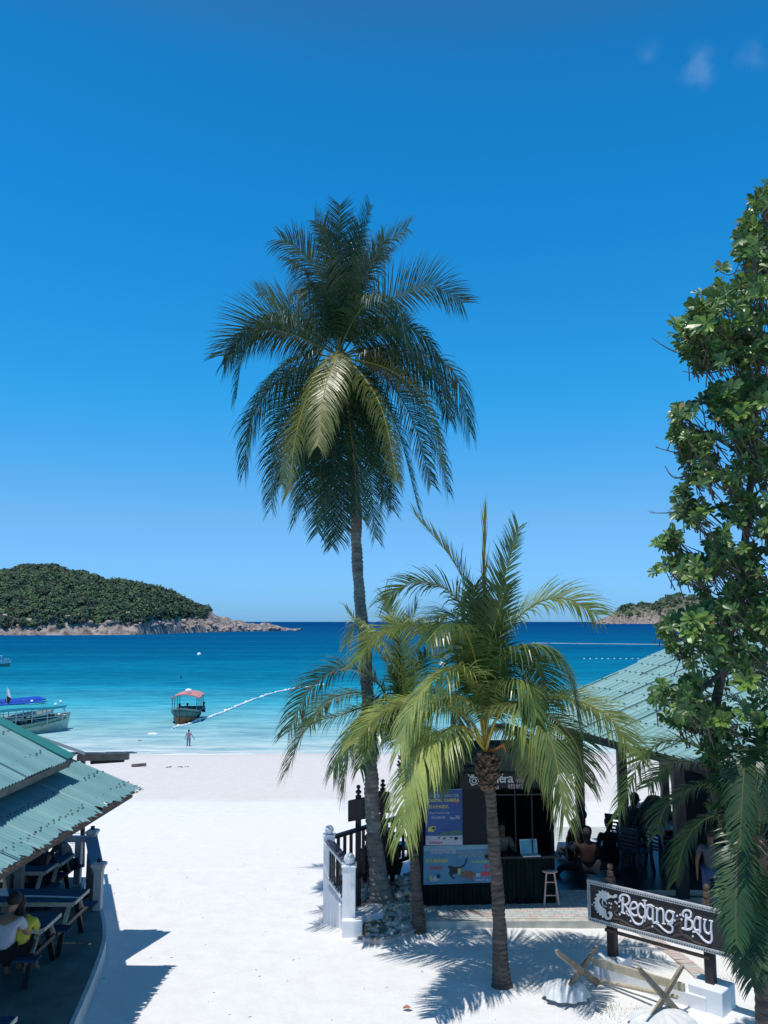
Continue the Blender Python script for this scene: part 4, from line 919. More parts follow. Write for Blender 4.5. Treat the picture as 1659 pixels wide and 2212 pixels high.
for x in (1112, 1148): a, _ = KP.uv(x, 1700); kbox(mb, a-.012, a+.012, wv, wv2, .0, .03)
a, v__ = KP.uv(1100, 1722); kbox(mb, wu, wu2, wv2-.10, wv2-.07, .002, .028); mb.build('window_frame', mat('frame_dark', (.006, .014, .018), .5, .2, 6), ko)
a0, b0 = KP.uv(985, 1850); a1, b1 = KP.uv(1060, 1704)
mb = MB(); kbox(mb, a0+.02, a1, b0+.06, b1+.02, -.012, .0); mb.build('shutter', mat('shutter_black', (.004, .005, .010), .7, .3, 4), ko)
# sign board over the window
s0 = KP.uv(992, 1702); s1 = KP.uv(1196, 1650)
mb = MB(); kbox(mb, s0[0], s1[0], s0[1], s1[1], -.06, -.015); sb_ = mb.build('sign_board', mat('board_green', (.007, .016, .019), .6, .25, 5), ko)
def Zs(x, y): return (x*.09259+998.5, y*.09259+1645.8)
CHALK = mat('chalk_white', (.72, .74, .70), .8, .1, 30); PINKT = mat('pink_lettering', (.60, .42, .42), .8, .15, 30)
mb = MB()
for t, (x0, y0, x1, y1) in (('ë', (850, 258, 955, 475)), ('r', (965, 330, 1065, 472)), ('a', (1045, 320, 1180, 475)), ('t', (395, 335, 490, 492)), ('am', (500, 345, 830, 485)), ('Rental', (425, 540, 830, 625))):
    KP.text(mb, t, *Zs(x0, y0), *Zs(x1, y1), .062, bold=.012)
for pts in ([(165, 380), (200, 350), (300, 345), (355, 380), (360, 450), (300, 500), (220, 510), (170, 460), (165, 380)], [(215, 400), (260, 380), (310, 405), (300, 455), (250, 470), (220, 440), (215, 400)], [(110, 265), (170, 325), (260, 320)], [(190, 295), (270, 290)], [(200, 535), (240, 525), (270, 510)]):
    KP.stroke(mb, [KP.uv(*Zs(*q)) for q in pts], .02, .062, .006)
mb.build('lettering', CHALK, sb_)
mb = MB()
for t, (x0, y0, x1, y1) in (('出', (1300, 225, 1388, 365)), ('租', (1240, 372, 1410, 470)), ('相机', (1040, 492, 1392, 615))): KP.text(mb, t, *Zs(x0, y0), *Zs(x1, y1), .062, bold=.008)
mb.build('lettering', PINKT, sb_)
# roof with deep eaves
mb = MB(); ov = .75
a = KP.pt(-.2, KH+.08, ov); b = KP.pt(KW+.5, KH+.08, ov); c_ = KP.pt(KW+.5, KH+.40, -KD/2); d_ = KP.pt(-.2, KH+.40, -KD/2)
e_ = KP.pt(-.2, KH+.08, -KD-.5); f_ = KP.pt(KW+.5, KH+.08, -KD-.5)
mb.prism([a, b, c_, d_], (0, 0, .05)); mb.prism([d_+Vector((0, .004, 0)), c_+Vector((0, .004, 0)), f_, e_], (0, 0, .05)); mb.build('roof', mat('kiosk_roof', (.010, .018, .016), .9, .3, 4, .4, spec=.1), ko)
mb = MB(); kbox(mb, -.02, KW+.02, KH-.002, KH+.06, -.1, KD); mb.build('top_plate', DARKW, ko)
# posters
def Zp(x, y): return (x*.10251+905.2, y*.10251+1695.2)
PB = mat('poster_blue', (.012, .045, .22), .45, .0, 3, col2=(.02, .11, .34)); PW = mat('poster_white', (.50, .52, .56), .5, .05, 10)
PT = mat('poster_turquoise', (.035, .17, .33), .45, .0, 1.5, col2=(.10, .30, .42)); YEL = mat('poster_yellow', (.62, .56, .12), .5, .1, 20); RED = mat('poster_red', (.55, .08, .08), .5, .1, 20)
GRN = mat('poster_reef', (.03, .16, .14), .5, 0, 6, col2=(.16, .24, .16)); LBL = mat('poster_pale_blue', (.22, .38, .46), .5, .1, 10); DRKP = mat('poster_dark', (.012, .016, .03), .5, .2, 10); ORG = mat('poster_brown', (.22, .12, .07), .5, .3, 14); LIL = mat('poster_lilac', (.50, .42, .55), .5, .1, 10); GRY = mat('poster_greygreen', (.24, .33, .30), .5, .1, 10)
p1 = MB(); KP.poly(p1, [Zp(135, 1270), Zp(915, 1262), Zp(905, 80), Zp(135, 98)], .016, .006); po1 = p1.build('poster', PB, None)
tag(po1, 'tall blue rental poster with yellow lettering and the price Rm70', 'poster')
p2_ = MB(); KP.poly(p2_, [Zp(90, 2100), Zp(1640, 2046), Zp(1590, 1247), Zp(95, 1277)], .024, .006); po2 = p2_.build('poster', PT, None)
tag(po2, 'wide turquoise underwater camera poster with a diver below the tall blue one', 'poster')
def deco(par, m, items, off):
    for it in items:
        mb = MB()
        if it[0] == 'poly': KP.poly(mb, [Zp(*q) for q in it[1]], off, .0012)
        elif it[0] == 'text': KP.text(mb, it[1], *Zp(it[2], it[3]), *Zp(it[4], it[5]), off, bold=it[6] if len(it) > 6 else .01, shear=it[7] if len(it) > 7 else 0)
        mb.build('lettering' if it[0] == 'text' else 'picture', m, par)
deco(po1, PW, [('poly', [(140, 1268), (912, 1260), (908, 1062), (140, 1075)]), ('text', '2 Days Promo For Only', 190, 560, 640, 622), ('text', '两天优惠只需', 255, 655, 545, 720), ('text', 'Rm', 650, 665, 745, 720, .03), ('text', '70', 755, 640, 855, 720, .02)], .0235)
deco(po1, LBL, [('text', 'UNDERWATER', 190, 185, 850, 262, .03), ('poly', [(135, 100), (905, 82), (905, 92), (135, 110)])], .0235)
deco(po1, YEL, [('text', 'DIGITAL', 190, 288, 490, 360, .03), ('text', 'CAMERA', 520, 280, 845, 355, .03), ('text', '防水数码相机', 215, 415, 615, 500, .012), ('poly', [(190, 985), (300, 985), (350, 930), (350, 865), (250, 870), (190, 900)])], .0235)
deco(po1, GRN, [('poly', [(420, 1058), (906, 1056), (906, 960), (760, 940), (620, 985), (520, 975), (470, 1010)])], .0235)
deco(po1, RED, [('text', 'Adventure', 200, 1165, 495, 1240, .02, .3), ('poly', [(745, 350), (825, 345), (820, 382), (755, 388)]), ('poly', [(165, 1120), (190, 1120), (190, 1145), (170, 1150)])], .026)
deco(po1, DRKP, [('poly', [(730, 1100), (810, 1085), (820, 1130), (770, 1165), (740, 1140)]), ('poly', [(400, 1090), (430, 1085), (425, 1140), (405, 1140)]), ('poly', [(270, 890), (345, 890), (330, 940), (280, 935)]), ('poly', [(850, 1110), (895, 1105), (890, 1125), (855, 1128)])], .026)
deco(po1, ORG, [('poly', [(490, 1120), (560, 1095), (560, 1130), (520, 1160)]), ('poly', [(630, 1090), (690, 1085), (690, 1120), (660, 1130)])], .026)
deco(po2, LBL, [('poly', [(96, 1400), (1592, 1330), (1590, 1250), (96, 1280)])], .0305)
deco(po2, LIL, [('text', 'UNDERWATER', 235, 1345, 785, 1450, .03)], .0325)
deco(po2, GRY, [('text', 'DIGITAL CAMERA', 830, 1375, 1630, 1520, .03)], .0325)
deco(po2, YEL, [('text', '防水数码相机', 145, 1545, 615, 1640, .02), ('text', 'AVAILABLE HERE', 1095, 1580, 1600, 1630, .02), ('poly', [(800, 1750), (865, 1735), (870, 1800), (850, 1900), (820, 1860)]), ('poly', [(215, 1915), (275, 1905), (275, 2035), (225, 2010)])], .0325)
deco(po2, RED, [('text', '出租服务', 205, 1700, 510, 1785, .02), ('poly', [(1295, 1825), (1490, 1815), (1490, 1910), (1300, 1918)]), ('poly', [(1370, 1670), (1400, 1650), (1460, 1690), (1470, 1740), (1400, 1780), (1380, 1750)])], .0325)
deco(po2, DRKP, [('poly', [(610, 1700), (680, 1690), (720, 1720), (860, 1710), (950, 1660), (980, 1550), (1020, 1520), (1010, 1600), (960, 1700), (880, 1745), (830, 1770), (800, 1860), (700, 1880), (690, 1910), (760, 1970), (720, 1980), (640, 1900), (625, 1840), (650, 1780), (610, 1740)]), ('poly', [(360, 1880), (445, 1875), (440, 1955), (365, 1965)])], .0325)
deco(po2, ORG, [('poly', [(880, 1840), (960, 1800), (1080, 1800), (1170, 1850), (1200, 1900), (1100, 1930), (1150, 2010), (1080, 2010), (980, 1940), (850, 1945), (830, 1920), (900, 1890)])], .0325)
deco(po2, PW, [('poly', [(1190, 1860), (1285, 1853), (1285, 1920), (1195, 1926)]), ('text', 'EASY 2 use', 1190, 1965, 1600, 2015, .03), ('poly', [(290, 1950), (360, 1890), (365, 1970), (440, 1960), (400, 2010), (290, 2030)])], .0325)

# laptop on the counter
lp = KP.pt(*KP.uv(1143, 1846), .10); lt = thing('laptop', (lp.x, lp.y, lp.z), 'open laptop with a pale blue screen on the kiosk counter', 'laptop')
mb = MB(); Rz = Matrix.Rotation(rad(8), 3, 'Z'); cz = wv-.02+.1+.01
LPP = Vector((lp.x, lp.y, .1+wv-.02+.012)); mb.box(LPP, (.34, .22, .018), Rz); mb.build('keyboard', mat('laptop_silver', (.62, .66, .70), .4, .05, 5), lt, bevel=.003)
Rx = Rz @ Matrix.Rotation(rad(-14), 3, 'X'); mb = MB(); mb.box(LPP+Vector((-.01, .13, .125)), (.34, .012, .25), Rx); sc_o = mb.build('screen', MATS['laptop_silver'], lt, bevel=.003)
mb = MB(); mb.box(LPP+Vector((-.01, .122, .125)), (.31, .004, .21), Rx); mb.build('display', mat('display', (.10, .34, .42), .3, 0, 9, col2=(.25, .50, .55)), sc_o)

# stool
st = at_z(1192, 1958, .1); fy = at_z(1192, 1952, .1).y
s = thing('bar_stool', (st.x, st.y+.14, .1), 'pink wooden bar stool with a round seat beside the kiosk', 'stool')
sx, sy = st.x, st.y+.14; top = at_y(1190, 1882, sy).z+.02
mb = MB(); mb.lathe((sx, sy, top-.03), [(.12, 0), (.145, .008), (.15, .02), (.14, .035), (.10, .038)], 20); mb.build('seat', PINKW, s, smooth=True)
for i in (-1, 1):
    for j in (-1, 1):
        mb = MB(); mb.tube([(sx+i*.075, sy+j*.075, top-.03), (sx+i*.14, sy+j*.13, .1)], [.015, .017], 8); mb.build('leg', PINKW, s)
mb = MB()
for f, zz in ((.35, .38), (.70, .72), (.78, .80)):
    for q in range(4):
        c1_ = ((-1, -1), (1, -1), (1, 1), (-1, 1))[q]; c2_ = ((-1, -1), (1, -1), (1, 1), (-1, 1))[(q+1) % 4]
        if (q % 2 == 0) != (f != .70) and f != .78: continue
        r = .14-.065*f; z = .1+(top-.13)*f*.92
        mb.tube([(sx+c1_[0]*r, sy+c1_[1]*r*.95, z), (sx+c2_[0]*r, sy+c2_[1]*r*.95, z)], .009, 6)
mb.build('rungs', PINKW, s)

# ---------------------------------------------------------------- RIGHT: pavilion
EZ = 3.15
Cc = at_z(1275, 1586, EZ); Ee = at_z(1659, 1690, EZ); ed = (Ee-Cc).normalized(); pd = Vector((-ed.y, ed.x, 0)); pd = pd if pd.x > 0 else -pd
upR = (pd+Vector((0, 0, .36))).normalized(); nR = ed.cross(upR).normalized(); nR = nR if nR.z > 0 else -nR
pv = thing('pavilion', (Cc.x+2, Cc.y-1, .1), 'open sided pavilion with dark posts under a pale teal corrugated roof', 'pavilion')
far = Cc-ed*4.5; near = Ee+ed*4.0
Aw = on_plane(1248, 1490.5, Cc, nR); Bw = on_plane(1196, 1562, Cc, nR); Rw = on_plane(1441, 1401.5, Cc, nR)
cutn = (Rw-Aw).cross(nR).normalized()
if (Cc-Aw).dot(cutn) < 0: cutn = -cutn
cutb = (Aw-Bw).cross(nR).normalized()
if (Ee-Bw).dot(cutb) < 0: cutb = -cutb
def cutf(p): return (p-Aw).dot(cutn) > 0 and (p-Bw).dot(cutb) > 0
TEALR = mat('pale_teal_roof_sheet', (.22, .385, .37), .38, .0, 1.3, .0, col2=(.32, .50, .48), detail=9, stretch=(.35, 2.2, 1))
def ribbed(name, a, b, up, length, m, parent, pitch=.25):
    a = Vector(a); e = (Vector(b)-a); L = e.length; e.normalize(); n = nR; mb = MB(); nv = 26; nu = int(L/pitch)*6
    prof = [0, 0, .0, .035, .035, 0]
    for i in range(nu+1):
        u = pitch*(i//6) + pitch*(0, .18, .55, .62, .80, .88)[i % 6]
        for j in range(nv+1): mb.v.append(a+e*u+up*(length*j/nv)+n*(prof[i % 6] + .004*math.sin(j*1.7+i//24)))
    for i in range(nu):
        for j in range(nv):
            q = (i*(nv+1)+j, (i+1)*(nv+1)+j, (i+1)*(nv+1)+j+1, i*(nv+1)+j+1)
            if cutf((mb.v[q[0]]+mb.v[q[2]])/2): mb.f.append(q); mb.m.append(0)
    o = mb.build(name, m, parent)
    sb = MB(); rr = random.Random(3)
    for r in range(16):
        for i in range(int(L/pitch)):
            if rr.random() < .1: continue
            p = a+e*(pitch*i+pitch*.71)+up*(length*(r+.5)/16+rr.uniform(-.03, .03))+n*.045
            if cutf(p): sb.box(p, (.035, .05, .016))
    sb.build('screws', SCREW, parent)['kind'] = 'stuff'
    lb = MB()
    for k in range(1, int(L/1.0)):
        p = a+e*(k*1.0)+n*.03
        for q in range(30):
            x1 = p+up*(length*q/30); x2 = p+up*(length*(q+1)/30)
            if cutf(x1) and cutf(x2) and (k*7+q//5) % 3: lb.beam(x1, x2, .022, .014, n)
    lb.build('sheet_lap', SCREW, parent)['kind'] = 'stuff'
    return o
ribbed('roof', far, near, upR, 8.5, TEALR, pv)
mb = MB(); mb.prism([Cc+upR*8.5-ed*4.5, near+upR*8.5, near+upR*8.5+pd*7+Vector((0, 0, -2.6)), Cc+upR*8.5-ed*4.5+pd*7+Vector((0, 0, -2.6))], (0, 0, -.03)); mb.build('rear_roof', TEALR, pv)
mb = MB(); mb.beam(Bw-nR*.12+ed*.15, near-nR*.12+upR*.1, .08, .16); mb.beam(Bw-nR*.2+ed*.2+upR*1.2, near-nR*.2+upR*1.2, .08, .14); mb.build('eave_beam', DARKW, pv)
def vpost(pxl, pxr, pybase, z0=.1, name='post'):
    a = at_z(pxl, pybase, z0); b = at_z(pxr, pybase, z0); w_ = b.x-a.x; cx, cy = (a.x+b.x)/2, a.y+w_/2
    t = ((Vector((cx, cy, 0))-Cc).dot(Vector((pd.x, pd.y, 0)))) ; ztop = EZ+max(0, t)*.36-.2
    mb = MB(); mb.box((cx, cy, (z0+ztop)/2), (w_, w_, ztop-z0)); mb.build(name, DARKW, pv, bevel=.01); return cx, cy
vpost(1250, 1268, 1862); vpost(1344, 1363, 1876); vpost(1468, 1492, 1944); vpost(1436, 1452, 1830)
# dark tiled floor
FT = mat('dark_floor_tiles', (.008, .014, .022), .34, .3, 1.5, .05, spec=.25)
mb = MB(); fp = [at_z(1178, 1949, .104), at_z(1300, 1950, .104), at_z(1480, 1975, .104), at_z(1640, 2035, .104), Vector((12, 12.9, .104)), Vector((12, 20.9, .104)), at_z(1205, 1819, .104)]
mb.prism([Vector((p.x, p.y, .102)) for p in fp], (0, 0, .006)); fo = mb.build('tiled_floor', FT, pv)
mb = MB(); q0 = at_z(1190, 1819, .1); mb.prism([(q0.x, q0.y, -.2), (14, q0.y, -.2), (14, q0.y+1.6, -.2), (q0.x, q0.y+1.6, -.2)], (0, 0, .28)); mb.build('step', CONCL, pv)
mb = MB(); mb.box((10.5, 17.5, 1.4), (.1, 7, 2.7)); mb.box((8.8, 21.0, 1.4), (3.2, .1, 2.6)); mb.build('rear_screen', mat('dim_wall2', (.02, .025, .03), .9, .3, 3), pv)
# railing with a white post
rl_p = at_z(1374, 1815, .1); rt = thing('pavilion_railing', (rl_p.x, rl_p.y, .1), 'white post with finial and dark rail at the sea side of the pavilion', 'railing')
y_ = rl_p.y; a = at_y(1364, 1735, y_); b = at_y(1385, 1735, y_); mb = MB(); mb.box(((a.x+b.x)/2, y_, (a.z+.1)/2), (b.x-a.x, .2, a.z-.1)); mb.build('post', WHITE, rt)
mb = MB(); mb.lathe(((a.x+b.x)/2, y_, a.z), [(.05, 0), (.07, .04), (.12, .09), (.05, .11), (.08, .15), (.01, .2)], 10); mb.build('finial', PALEW, rt, smooth=True)
for yy in (1735, 1790):
    c_ = at_y(1386, yy, y_); d_ = at_y(1520, yy, y_); mb = MB(); mb.beam(c_, d_, .05, .05); mb.build('rail', DARKW, rt)

# ---------------------------------------------------------------- carved wooden sign
g1 = at_z(1318, 2068, .3); SD = Vector((1, -.92, 0)).normalized(); SP = Plane(g1-SD*.4, SD); SP.P.z = 0
# the sign's plane looks towards the camera
def Zg(x, y): return (x*.19841+1234.4, y*.19841+1865.3)
def Z6(x, y): return (x*.32209+1124.7, y*.32209+1837.8)
sg = thing('carved_sign', (g1.x, g1.y, 0), 'dark carved wooden sign reading Redang Bay with a white seahorse', 'sign')
BRD = mat('sign_board', (.030, .026, .028), .7, .25, 8, .4); CARV = mat('carved_wave', (.085, .065, .060), .7, .25, 12, .3); FRM = mat('sign_frame', (.46, .48, .49), .7, .15, 14, .3); LET = mat('sign_lettering', (.80, .80, .84), .6, .04, 9)
TLu, TLv = SP.uv(1269, 1899.6); BLu, BLv = SP.uv(1271, 1986.7); RT = 3.0*(SP.uv(1550, 1963)[0]-TLu)/2.5; UR = SP.uv(1607, 1978)[0]; U0 = TLu; V1 = SP.uv(1400, 1929.5)[1]; V0 = SP.uv(1400, 2021.8)[1]
def sbox(mb, u0, u1, v0, v1, d0, d1):
    q = [SP.pt(u, v, d) for u in (u0, u1) for v in (v0, v1) for d in (d0, d1)]; mb.add(q, [(0,1,3,2),(4,6,7,5),(0,4,5,1),(2,3,7,6),(0,2,6,4),(1,5,7,3)])
fw = .055
mb = MB(); sbox(mb, U0+.01, UR-.01, V0+.01, V1-.01, -.03, .0); bo = mb.build('board', BRD, sg)
mb = MB(); sbox(mb, U0, UR, V1-fw, V1, -.035, .02); sbox(mb, U0, UR, V0, V0+fw, -.035, .02); sbox(mb, U0, U0+fw*.8, V0+fw, V1-fw, -.034, .019); sbox(mb, UR-fw*.8, UR, V0+fw, V1-fw, -.034, .019); fo_ = mb.build('frame', FRM, sg)
mb = MB(); L_ = UR-U0; k = 0; u = U0+.02
while u < UR-.03:
    for vb in (V1-fw*.78, V0+fw*.22):
        SP.P; mb.prism([SP.pt(u, vb, .0205), SP.pt(u+.022, vb+.004, .0205), SP.pt(u+.030, vb+.026, .0205), SP.pt(u+.012, vb+.018, .0205)], SP.n*.002)
    u += .036
v = V0+fw+.02
while v < V1-fw-.02:
    mb.prism([SP.pt(U0+.012, v, .0205), SP.pt(U0+.034, v+.004, .0205), SP.pt(U0+.030, v+.022, .0205), SP.pt(U0+.016, v+.016, .0205)], SP.n*.002); v += .034
mb.build('frame_carving', BRD, fo_)['kind'] = 'stuff'
mb = MB()
for p in ([(455, 600), (530, 615), (610, 660), (680, 690), (780, 690), (850, 640), (930, 690)], [(520, 640), (620, 700), (740, 730), (840, 700), (900, 700), (980, 760), (1060, 790)], [(800, 640), (850, 620), (900, 660), (880, 720)], [(1080, 720), (1150, 660), (1200, 650), (1180, 720), (1220, 780), (1300, 830)], [(1080, 800), (1180, 780), (1260, 790), (1330, 850), (1420, 880), (1500, 890)], [(480, 470), (500, 500), (470, 540), (510, 580)], [(1130, 620), (1190, 600), (1200, 640)]):
    SP.stroke(mb, [SP.uv(*Zg(*q)) for q in p], .028, .0, .008)
mb.build('carving', CARV, bo)
mb = MB()
ST = [([(838, 478), (858, 450), (892, 466)], 15), ([(1345, 608), (1368, 584), (1408, 600)], 15),
 ([(562, 362), (560, 440), (560, 532)], 24), ([(540, 408), (528, 372), (545, 342), (585, 338), (625, 362), (632, 408), (608, 442), (575, 452)], 20), ([(588, 448), (620, 500), (655, 575), (690, 640), (735, 662), (772, 645), (785, 600)], 19), ([(542, 528), (590, 545)], 14),
 ([(650, 492), (690, 488), (716, 462), (700, 425), (665, 424), (642, 470), (652, 530), (688, 565), (722, 560)], 17),
 ([(792, 478), (760, 438), (735, 455), (726, 520), (745, 575), (778, 590), (800, 565)], 18), ([(798, 405), (806, 500), (808, 605)], 20), ([(774, 398), (825, 404)], 12),
 ([(888, 478), (888, 550), (888, 628)], 20), ([(880, 480), (850, 458), (830, 500), (828, 560), (848, 602), (878, 600)], 18), ([(862, 455), (905, 470)], 12), ([(820, 455), (850, 450), (880, 468)], 14),
 ([(936, 488), (934, 560), (932, 640)], 20), ([(936, 510), (968, 488), (996, 505), (1004, 560), (1006, 655)], 18), ([(915, 632), (955, 642)], 11), ([(988, 650), (1028, 658)], 11), ([(915, 480), (940, 486)], 12),
 ([(1102, 540), (1070, 515), (1040, 530), (1030, 580), (1045, 625), (1075, 635), (1100, 605)], 18), ([(1112, 525), (1108, 590), (1100, 645), (1072, 660), (1045, 652)], 18), ([(1070, 660), (1102, 690), (1100, 735), (1060, 752), (1010, 720), (960, 672), (925, 645), (892, 645)], 17), ([(1080, 512), (1130, 535)], 11),
 ([(1252, 545), (1248, 620), (1244, 700)], 24), ([(1225, 580), (1212, 545), (1235, 512), (1275, 508), (1302, 535), (1298, 580), (1262, 602)], 20), ([(1262, 602), (1300, 615), (1320, 655), (1308, 705), (1262, 718), (1205, 702)], 20),
 ([(1402, 600), (1402, 680), (1402, 758)], 20), ([(1395, 605), (1362, 588), (1340, 625), (1336, 685), (1358, 725), (1392, 722)], 18), ([(1375, 578), (1420, 598)], 12),
 ([(1458, 612), (1450, 680), (1462, 740), (1495, 762), (1520, 740)], 19), ([(1528, 625), (1522, 700), (1528, 780), (1530, 825), (1505, 862), (1450, 838), (1395, 775), (1360, 742), (1322, 742)], 19), ([(1435, 605), (1478, 615)], 12), ([(1500, 618), (1545, 630)], 12)]
sc_g = (SP.uv(*Zg(1000, 500))[0]-SP.uv(*Zg(900, 500))[0])/100
for p, w_ in ST: SP.stroke(mb, [SP.uv(*Zg(*q)) for q in p], w_*sc_g*1.12, .001, .018, m=5)
for x, y in ((480, 415), (497, 432), (524, 415), (523, 465), (528, 552), (604, 520), (610, 546), (628, 562), (647, 625), (800, 620), (885, 683), (1152, 568), (1187, 557), (1127, 618), (1202, 608), (1325, 790), (1210, 706)):
    c_ = SP.uv(*Zg(x, y)); R_ = 10*sc_g; mb.prism([SP.pt(c_[0]+R_*math.cos(t*.785), c_[1]+R_*math.sin(t*.785), .001) for t in range(8)], SP.n*.012)
mb.build('lettering', LET, bo)
SH = mat('seahorse_white', (.66, .68, .66), .6, .05, 9)
mb = MB()
outl = [(430, 345), (412, 332), (406, 308), (388, 316), (378, 292), (362, 305), (338, 280), (330, 305), (300, 290), (305, 320), (268, 335), (285, 357), (250, 380), (272, 400), (246, 425), (268, 440), (254, 460), (278, 475), (264, 500), (290, 508), (278, 532), (308, 535), (308, 562), (335, 558), (340, 592), (362, 578), (376, 600), (400, 612), (435, 603), (450, 565), (440, 528), (412, 518), (398, 535), (415, 545), (422, 570), (405, 588), (388, 570), (380, 530), (378, 500), (352, 478), (322, 455), (306, 420), (308, 392), (330, 372), (350, 390), (362, 410), (385, 392), (402, 384), (430, 368), (470, 376), (498, 366), (500, 342), (478, 334), (455, 352)]
bm_ = bmesh.new(); vs_ = [bm_.verts.new(SP.pt(*SP.uv(*Zg(*q)), .002)) for q in outl]; f_ = bm_.faces.new(vs_); r_ = bmesh.ops.extrude_face_region(bm_, geom=[f_]); 
for g in r_['geom']:
    if isinstance(g, bmesh.types.BMVert): g.co += SP.n*.016
bmesh.ops.triangulate(bm_, faces=[f for f in bm_.faces if len(f.verts) > 4]); bmesh.ops.recalc_face_normals(bm_, faces=bm_.faces)
bm_.verts.ensure_lookup_table(); bm_.verts.index_update(); mb.add([v.co.copy() for v in bm_.verts], [tuple(v.index for v in f.verts) for f in bm_.faces]); bm_.free()
for p, w_ in (([(345, 385), (338, 430), (360, 462), (388, 466)], 12), ([(352, 352), (372, 395), (388, 440)], 12), ([(352, 352), (340, 400)], 8)): SP.stroke(mb, [SP.uv(*Zg(*q)) for q in p], w_*sc_g, .002, .014)
for x, y in ((415, 428), (436, 440), (430, 478), (246, 425), (228, 445), (262, 475)):
    c_ = SP.uv(*Zg(x, y)); R_ = 8*sc_g; mb.prism([SP.pt(c_[0]+R_*math.cos(t*.785), c_[1]+R_*math.sin(t*.785), .001) for t in range(8)], SP.n*.012)
mb.build('seahorse', SH, bo)
# posts with turned finials, lower rail
for (xa, xb, yb, fx, fy0, fy1) in ((1306, 1328, 2068, 1313, 1864, 1907), (1517, 1535, 2134, 1526, 1909, 1957)):
    a = at_z((xa+xb)/2, yb, .3); w_ = .13; cu = (a-SP.P).dot(SP.u); c_ = SP.pt(cu, 0, -.10)
    mb = MB(); Rz = Matrix.Rotation(math.atan2(SD.y, SD.x), 3, 'Z'); zt = V1+.02
    mb.box((c_.x, c_.y, (zt+.25)/2), (w_, w_, zt-.25), Rz); po = mb.build('post', DARKW, sg, bevel=.008)
    f0 = at_y(fx, fy0, c_.y).z; mb = MB(); hgt = f0-zt
    mb.box((c_.x, c_.y, zt+.03*hgt/.3), (.11, .11, .07*hgt/.3), Rz); mb.lathe((c_.x, c_.y, zt), [(.03, .06*hgt/.3), (.055, .10*hgt/.3), (.05, .17*hgt/.3), (.025, .185*hgt/.3), (.028, .195*hgt/.3), (.042, .22*hgt/.3), (.046, .25*hgt/.3), (.03, .285*hgt/.3), (.005, .3*hgt/.3)], 12); mb.build('finial', BROWNW, po, smooth=False)
ra = SP.uv(*Z6(562, 530)); rb = SP.uv(*Z6(1250, 712)); mb = MB(); mb.beam(SP.pt(ra[0], ra[1], -.02), SP.pt(rb[0]+.03, ra[1]-.005, -.02), .03, .045); mb.build('lower_rail', BROWNW, sg)
# white concrete footing: two blocks joined by a low kerb wall
ft = thing('sign_footing', (g1.x, g1.y, 0), 'white painted concrete blocks and low kerb carrying the carved sign', 'plinth')
for (xa, ya, wd_, hh, nm) in ((1320, 2066, .42, .30, 'block'), (1527, 2134, .48, .32, 'block')):
    a = at_z(xa, ya, .3); cu = (a-SP.P).dot(SP.u); c_ = SP.pt(cu, 0, -.10); mb = MB(); mb.box((c_.x, c_.y, hh/2-.1), (wd_, wd_, hh+.2), Rz); mb.build('block', WHITE, ft, bevel=.012)
a = SP.pt(ra[0]-.12, .07, .10); b = SP.pt(rb[0]+.02, .07, .10); mb = MB(); mb.beam(a, b, .13, .26); mb.build('kerb_wall', WHITE, ft, bevel=.01)
# curved brick edging
be = thing('brick_edging', at_z(1460, 2070, 0), 'curved row of pinkish bricks set in the sand behind the sign', 'brick edging')
P = spline([at_z(x, y, .0) for x, y in ((1360, 2002), (1390, 2018), (1423, 2040), (1468, 2072), (1512, 2108), (1545, 2150))], 8); mb = MB(); rr = random.Random(4)
acc = 0; last = P[0]
for a, b in zip(P, P[1:]):
    n_ = max(1, int((b-a).length/.085))
    for k in range(n_):
        c_ = a.lerp(b, (k+.5)/n_); d = (b-a).normalized(); an = math.atan2(d.y, d.x)+rr.uniform(-.08, .08); R_ = Matrix.Rotation(an, 3, 'Z'); mb.mi = rr.choice((0, 0, 0, 1))
        mb.box((c_.x, c_.y, .0+rr.uniform(0, .012)), (.072, .25, .05), R_)
mb.build('bricks', [BRICK, CONCL], be)['kind'] = 'stuff'

# ---------------------------------------------------------------- giant clam shells and the crossed boat rack
SHELL = mat('shell_white', (.72, .72, .70), .6, .1, 6, .3)
def clam(c, R, h, lab, rot=0, seed=1):
    c = Vector(c); mb = MB(); nr, nt_ = 12, 96; rr = random.Random(seed)
    for i in range(nr+1):
        q = i/nr
        for k in range(nt_):
            t = 2*math.pi*k/nt_; rib = math.cos(t*11) ; r = R*q*(1+.075*rib*q)*(1.0 if math.cos(t) > -.9 else .95)
            z = h*math.sqrt(max(0, 1-(q*.985)**2))*(1+.08*rib*q)-.02
            mb.v.append(c+Vector((r*math.cos(t+rot)*1.05, r*math.sin(t+rot)*.9, z)))
    for i in range(nr):
        for k in range(nt_): mb.f.append((i*nt_+k, i*nt_+(k+1) % nt_, (i+1)*nt_+(k+1) % nt_, (i+1)*nt_+k)); mb.m.append(0)
    o = mb.build('clam_shell', SHELL, None, smooth=True); tag(o, lab, 'shell', 'giant clam shells in the sand')
cs = at_z(1221, 2150, .05); clam(cs, .33, .22, 'ribbed white clam shell lying in the sand under the left wooden cross', .3)
cs = at_z(1431, 2213, .05); clam(cs, .42, .20, 'ribbed white clam shell at the bottom edge under the right wooden cross', 1.0, 2)
fA = at_z(1231, 2131, .22); fB = at_z(1289, 2124, .0); gA = at_z(1408, 2200, .16); gB = at_z(1467.7, 2193.7, .0)
def hor(a, b): v = b-a; v.z = 0; return v.normalized()
rk = thing('crossed_rack', fB, 'weathered rack of two crossed plank trestles joined by a plank and a pole', 'wooden rack')
